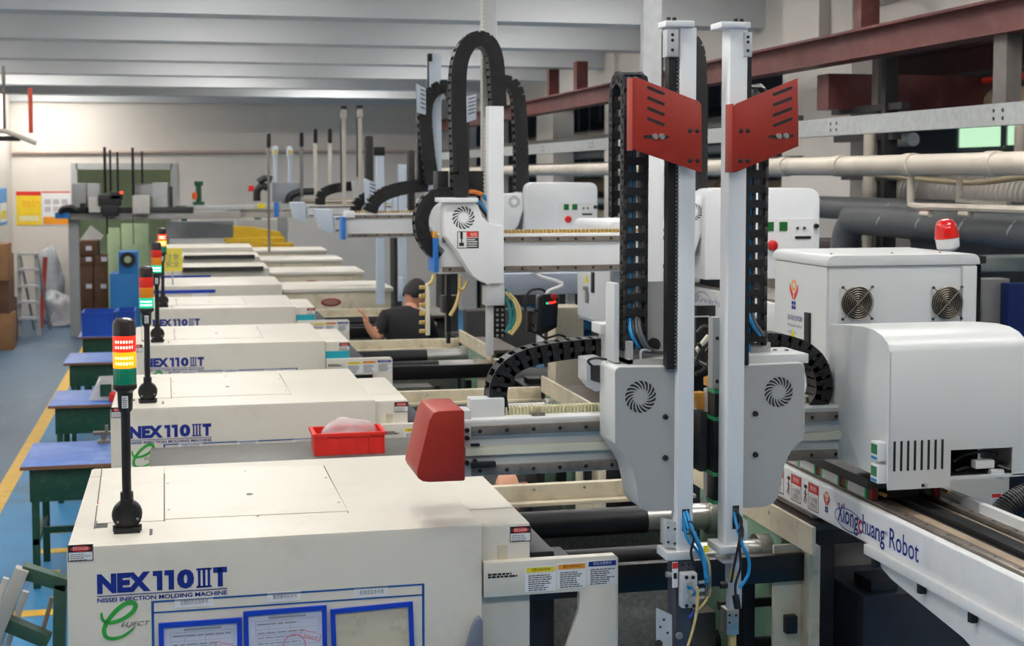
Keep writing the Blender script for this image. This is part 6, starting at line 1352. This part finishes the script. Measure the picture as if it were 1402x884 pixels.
# louvred pale panel next to the second machine (seen left of the near robot)
p, q = at(690, 375, 8.9), at(800, 402, 8.9)
t = thing('cable_trough', 'blue-grey steel trough behind the white hanging cabinet', 'trough', (q.x, 9.5, 0)); B(p.x, q.x, 8.9, 9.04, q.z, p.z).build('trough_body', mat('blue_grey_trough', (150, 158, 172), .5), t, bevel=.006); B(q.x - .1, q.x - .05, 8.95, 9.0, 0, q.z).build('trough_leg', galv, t)
for k, (x0, x1, y0, y1, Y, m, l, cat) in enumerate(((640, 735, 425, 470, 10.9, dark, 'dark machine mass behind the hanging grippers', 'machine block'), (760, 800, 420, 470, 8.66, creamd, 'cream machine corner behind the pendant', 'machine corner'))):
    a, b = at(x0, y0, Y), at(x1, y1, Y); tag(B(a.x, b.x, Y, Y + .2, 0, a.z).build('machine_block', m, bevel=.02), l, cat)
# ================================================================ people
def person(label, J, bones, rad, zones, head, look, hair_len=.0):
    t = thing('person', label, 'person', (J['pel'].x, J['pel'].y, 0))
    names = list(J); me = bpy.data.meshes.new('b'); me.from_pydata([tuple(J[n]) for n in names], [(names.index(a), names.index(b)) for a, b in bones], [])
    o = bpy.data.objects.new('b', me); COL.objects.link(o)
    mod = o.modifiers.new('s', 'SKIN'); mod.use_smooth_shade = True
    for i, n in enumerate(names):
        sv = me.skin_vertices[0].data[i]; r = rad[n]; sv.radius = r if isinstance(r, tuple) else (r, r); sv.use_root = (n == 'pel')
    o.modifiers.new('d', 'SUBSURF').levels = 2
    m2 = bpy.data.meshes.new_from_object(o.evaluated_get(bpy.context.evaluated_depsgraph_get())); bpy.data.objects.remove(o)
    mats_ = [shirt, skin, mat('dark_trousers', (34, 36, 44), .8), black]
    m2.materials.clear()
    for m in mats_: m2.materials.append(m)
    for f in m2.polygons:
        best = None
        for a, b in bones:
            A, D = J[a], J[b] - J[a]; k = max(0, min(1, (f.center - A).dot(D) / max(D.length_squared, 1e-9))); d = (f.center - A - D * k).length
            if best is None or d < best[0]: best = (d, zones.get(b, zones.get(a, 0)) if k > zones.get('cut_' + b, 0) else zones.get(a, 0))
        f.material_index = best[1]
    m2.shade_smooth(); link('body', m2, t)
    # head
    fw = Vector(look).normalized(); rt = fw.cross(ZP).normalized(); up = rt.cross(fw); bm = bmesh.new(); bmesh.ops.create_icosphere(bm, subdivisions=4, radius=1)
    for v in bm.verts:
        x, y, z = v.co; w = 1 - .18 * max(0, -z) * (1 if y > -.3 else .6); yy = y * .098 * (1 if z > -.2 else .95); xx = x * .076 * w; zz = z * .118
        if y > .3 and z < -.35: yy *= 1.04
        n = math.exp(-((x / .16) ** 2 + ((z + .08) / .2) ** 2)) if y > 0 else 0; yy += .02 * n
        e = sum(math.exp(-(((x - s * .38) / .16) ** 2 + ((z - .08) / .12) ** 2)) for s in (-1, 1)) if y > 0 else 0; yy -= .008 * e
        mo = math.exp(-((x / .3) ** 2 + ((z + .48) / .05) ** 2)) if y > 0 else 0; yy -= .004 * mo
        v.co = rt * xx + fw * yy + up * zz + head
    mh = bpy.data.meshes.new('head'); bm.to_mesh(mh); bm.free(); mh.materials.append(skin); mh.shade_smooth(); hd = link('head', mh, t)
    for s in (-1, 1):
        MB().lathe(head + rt * s * .07 - up * .005 - fw * .005, rt * s + fw * -.3, [(.018, 0), (.026, .008), (.02, .012)], 10).build('ear', skin, hd)
        MB().lathe(head + rt * s * .03 + up * .009 + fw * .082, fw, [(.011, 0), (.009, .006), (.004, .009)], 10).build('eye', inkk, hd)
    MB().strip([head + rt * x - up * .056 + fw * (.094 - abs(x) * .25) for x in (-.026, -.012, 0, .012, .026)], [.003, .008, .009, .008, .003], fw, .003).build('mouth', mat('lip', (150, 84, 74), .5), hd)
    bm = bmesh.new(); bmesh.ops.create_icosphere(bm, subdivisions=4, radius=1)
    for v in list(bm.verts):
        x, y, z = v.co
        if z < -.15 - hair_len + (.5 if y > .3 else .12 if y > -.1 else -.35): bm.verts.remove(v); continue
        v.co = rt * x * .082 + fw * (y * .101 - .012) + up * (z * .126 + .002) + head
    mh = bpy.data.meshes.new('hair'); bm.to_mesh(mh); bm.free(); mh.materials.append(hair); mh.shade_smooth(); link('hair', mh, hd)
    return t
def hand(J, bones, rad, zones, w, tip, side, pre):
    # palm plus five unequal fingers curled about the axis
    d = (tip - w).normalized(); s = side.normalized(); n = d.cross(s)
    J[pre + 'palm'] = w + d * .05; bones.append((pre + 'w', pre + 'palm')); rad[pre + 'palm'] = (.036, .018); zones[pre + 'palm'] = 1
    for k, (off, ln) in enumerate(((-.03, .07), (-.011, .08), (.009, .074), (.028, .058))):
        a = J[pre + 'palm'] + d * .035 + s * off; b = a + d * ln * .5 + n * .012; c = b + d * ln * .3 + n * .03
        for nm, v, r in (('a', a, .0095), ('b', b, .0085), ('c', c, .0075)): J[f'{pre}{k}{nm}'] = v; rad[f'{pre}{k}{nm}'] = r; zones[f'{pre}{k}{nm}'] = 1
        bones += [(pre + 'palm', f'{pre}{k}a'), (f'{pre}{k}a', f'{pre}{k}b'), (f'{pre}{k}b', f'{pre}{k}c')]
    a = w + d * .03 - s * .035; b = a + d * .035 - s * .015 + n * .012
    J[pre + 't1'], J[pre + 't2'] = a, b; rad[pre + 't1'], rad[pre + 't2'] = .011, .009; zones[pre + 't1'] = zones[pre + 't2'] = 1
    bones += [(pre + 'w', pre + 't1'), (pre + 't1', pre + 't2')]
V = Vector
def make_person(label, pel, chest, neck, head, shL, elL, wrL, tipL, shR, elR, wrR, tipR, look, feet, knee):
    J = {'pel': pel, 'waist': pel.lerp(chest, .45), 'chest': chest, 'neck': neck, 'nk2': neck.lerp(head, .45), 'lsh': shL, 'lel': elL, 'lw': wrL, 'rsh': shR, 'rel': elR, 'rw': wrR,
         'llm': shL.lerp(elL, .8), 'rlm': shR.lerp(elR, .8)}
    bones = [('pel', 'waist'), ('waist', 'chest'), ('chest', 'neck'), ('neck', 'nk2'), ('chest', 'lsh'), ('lsh', 'llm'), ('llm', 'lel'), ('lel', 'lw'), ('chest', 'rsh'), ('rsh', 'rlm'), ('rlm', 'rel'), ('rel', 'rw')]
    rad = {'pel': (.15, .12), 'waist': (.145, .105), 'chest': (.19, .13), 'neck': .06, 'nk2': .052, 'lsh': .068, 'rsh': .068, 'llm': .056, 'rlm': .056, 'lel': .043, 'rel': .043, 'lw': .027, 'rw': .027}
    zones = {'pel': 2, 'waist': 0, 'chest': 0, 'neck': 0, 'nk2': 1, 'lsh': 0, 'rsh': 0, 'llm': 0, 'rlm': 0, 'lel': 1, 'rel': 1, 'lw': 1, 'rw': 1}
    for s, sx in (('l', -.1), ('r', .1)):
        hx = pel + V((sx, 0, -.06)); f = pel + V((sx * 1.2, feet, 0)); f.z = .07; k = hx.lerp(f, .48) + V((0, knee, 0)); toe = f + V((0, .15, -.03))
        for nm, v, r in (('hip', hx, .095), ('kn', k, .062), ('an', f, .042), ('toe', toe, .035)): J[s + nm] = v; rad[s + nm] = r; zones[s + nm] = 3 if nm == 'toe' else 2
        bones += [('pel', s + 'hip'), (s + 'hip', s + 'kn'), (s + 'kn', s + 'an'), (s + 'an', s + 'toe')]
    hand(J, bones, rad, zones, wrL, tipL, V((0, 1, .2)), 'l'); hand(J, bones, rad, zones, wrR, tipR, V((0, 1, .2)), 'r')
    return person(label, J, bones, rad, zones, head, look)
Yp = 10.85
make_person('person in black short sleeved shirt bent over between the machines', V((at(550, 470, Yp).x, 10.72, .95)), at(553, 441, Yp), at(562, 423, Yp + .05), at(569, 403, Yp + .1),
            at(528, 433, Yp - .05), at(515, 463, Yp - .1), at(503, 446, Yp - .12), at(500, 434, Yp - .12), at(583, 437, Yp + .12), at(596, 470, Yp + .3), at(590, 488, Yp + .45), at(586, 496, Yp + .52), (.75, .5, -.55), -.03, .05)
Yq = 5.8
make_person('person with cropped dark hair crouching behind the nearest machine under the robot beam', V((at(745, 700, Yq).x, 5.92, .72)), at(737, 692, Yq), at(722, 672, Yq), at(705, 671, Yq - .02),
            at(745, 684, Yq - .15), at(770, 740, Yq - .2), at(735, 780, Yq - .3), at(715, 785, Yq - .3), at(728, 686, Yq + .15), at(700, 740, Yq + .2), at(680, 760, Yq + .05), at(668, 765, Yq), (-.8, -.6, .05), .0, -.28)
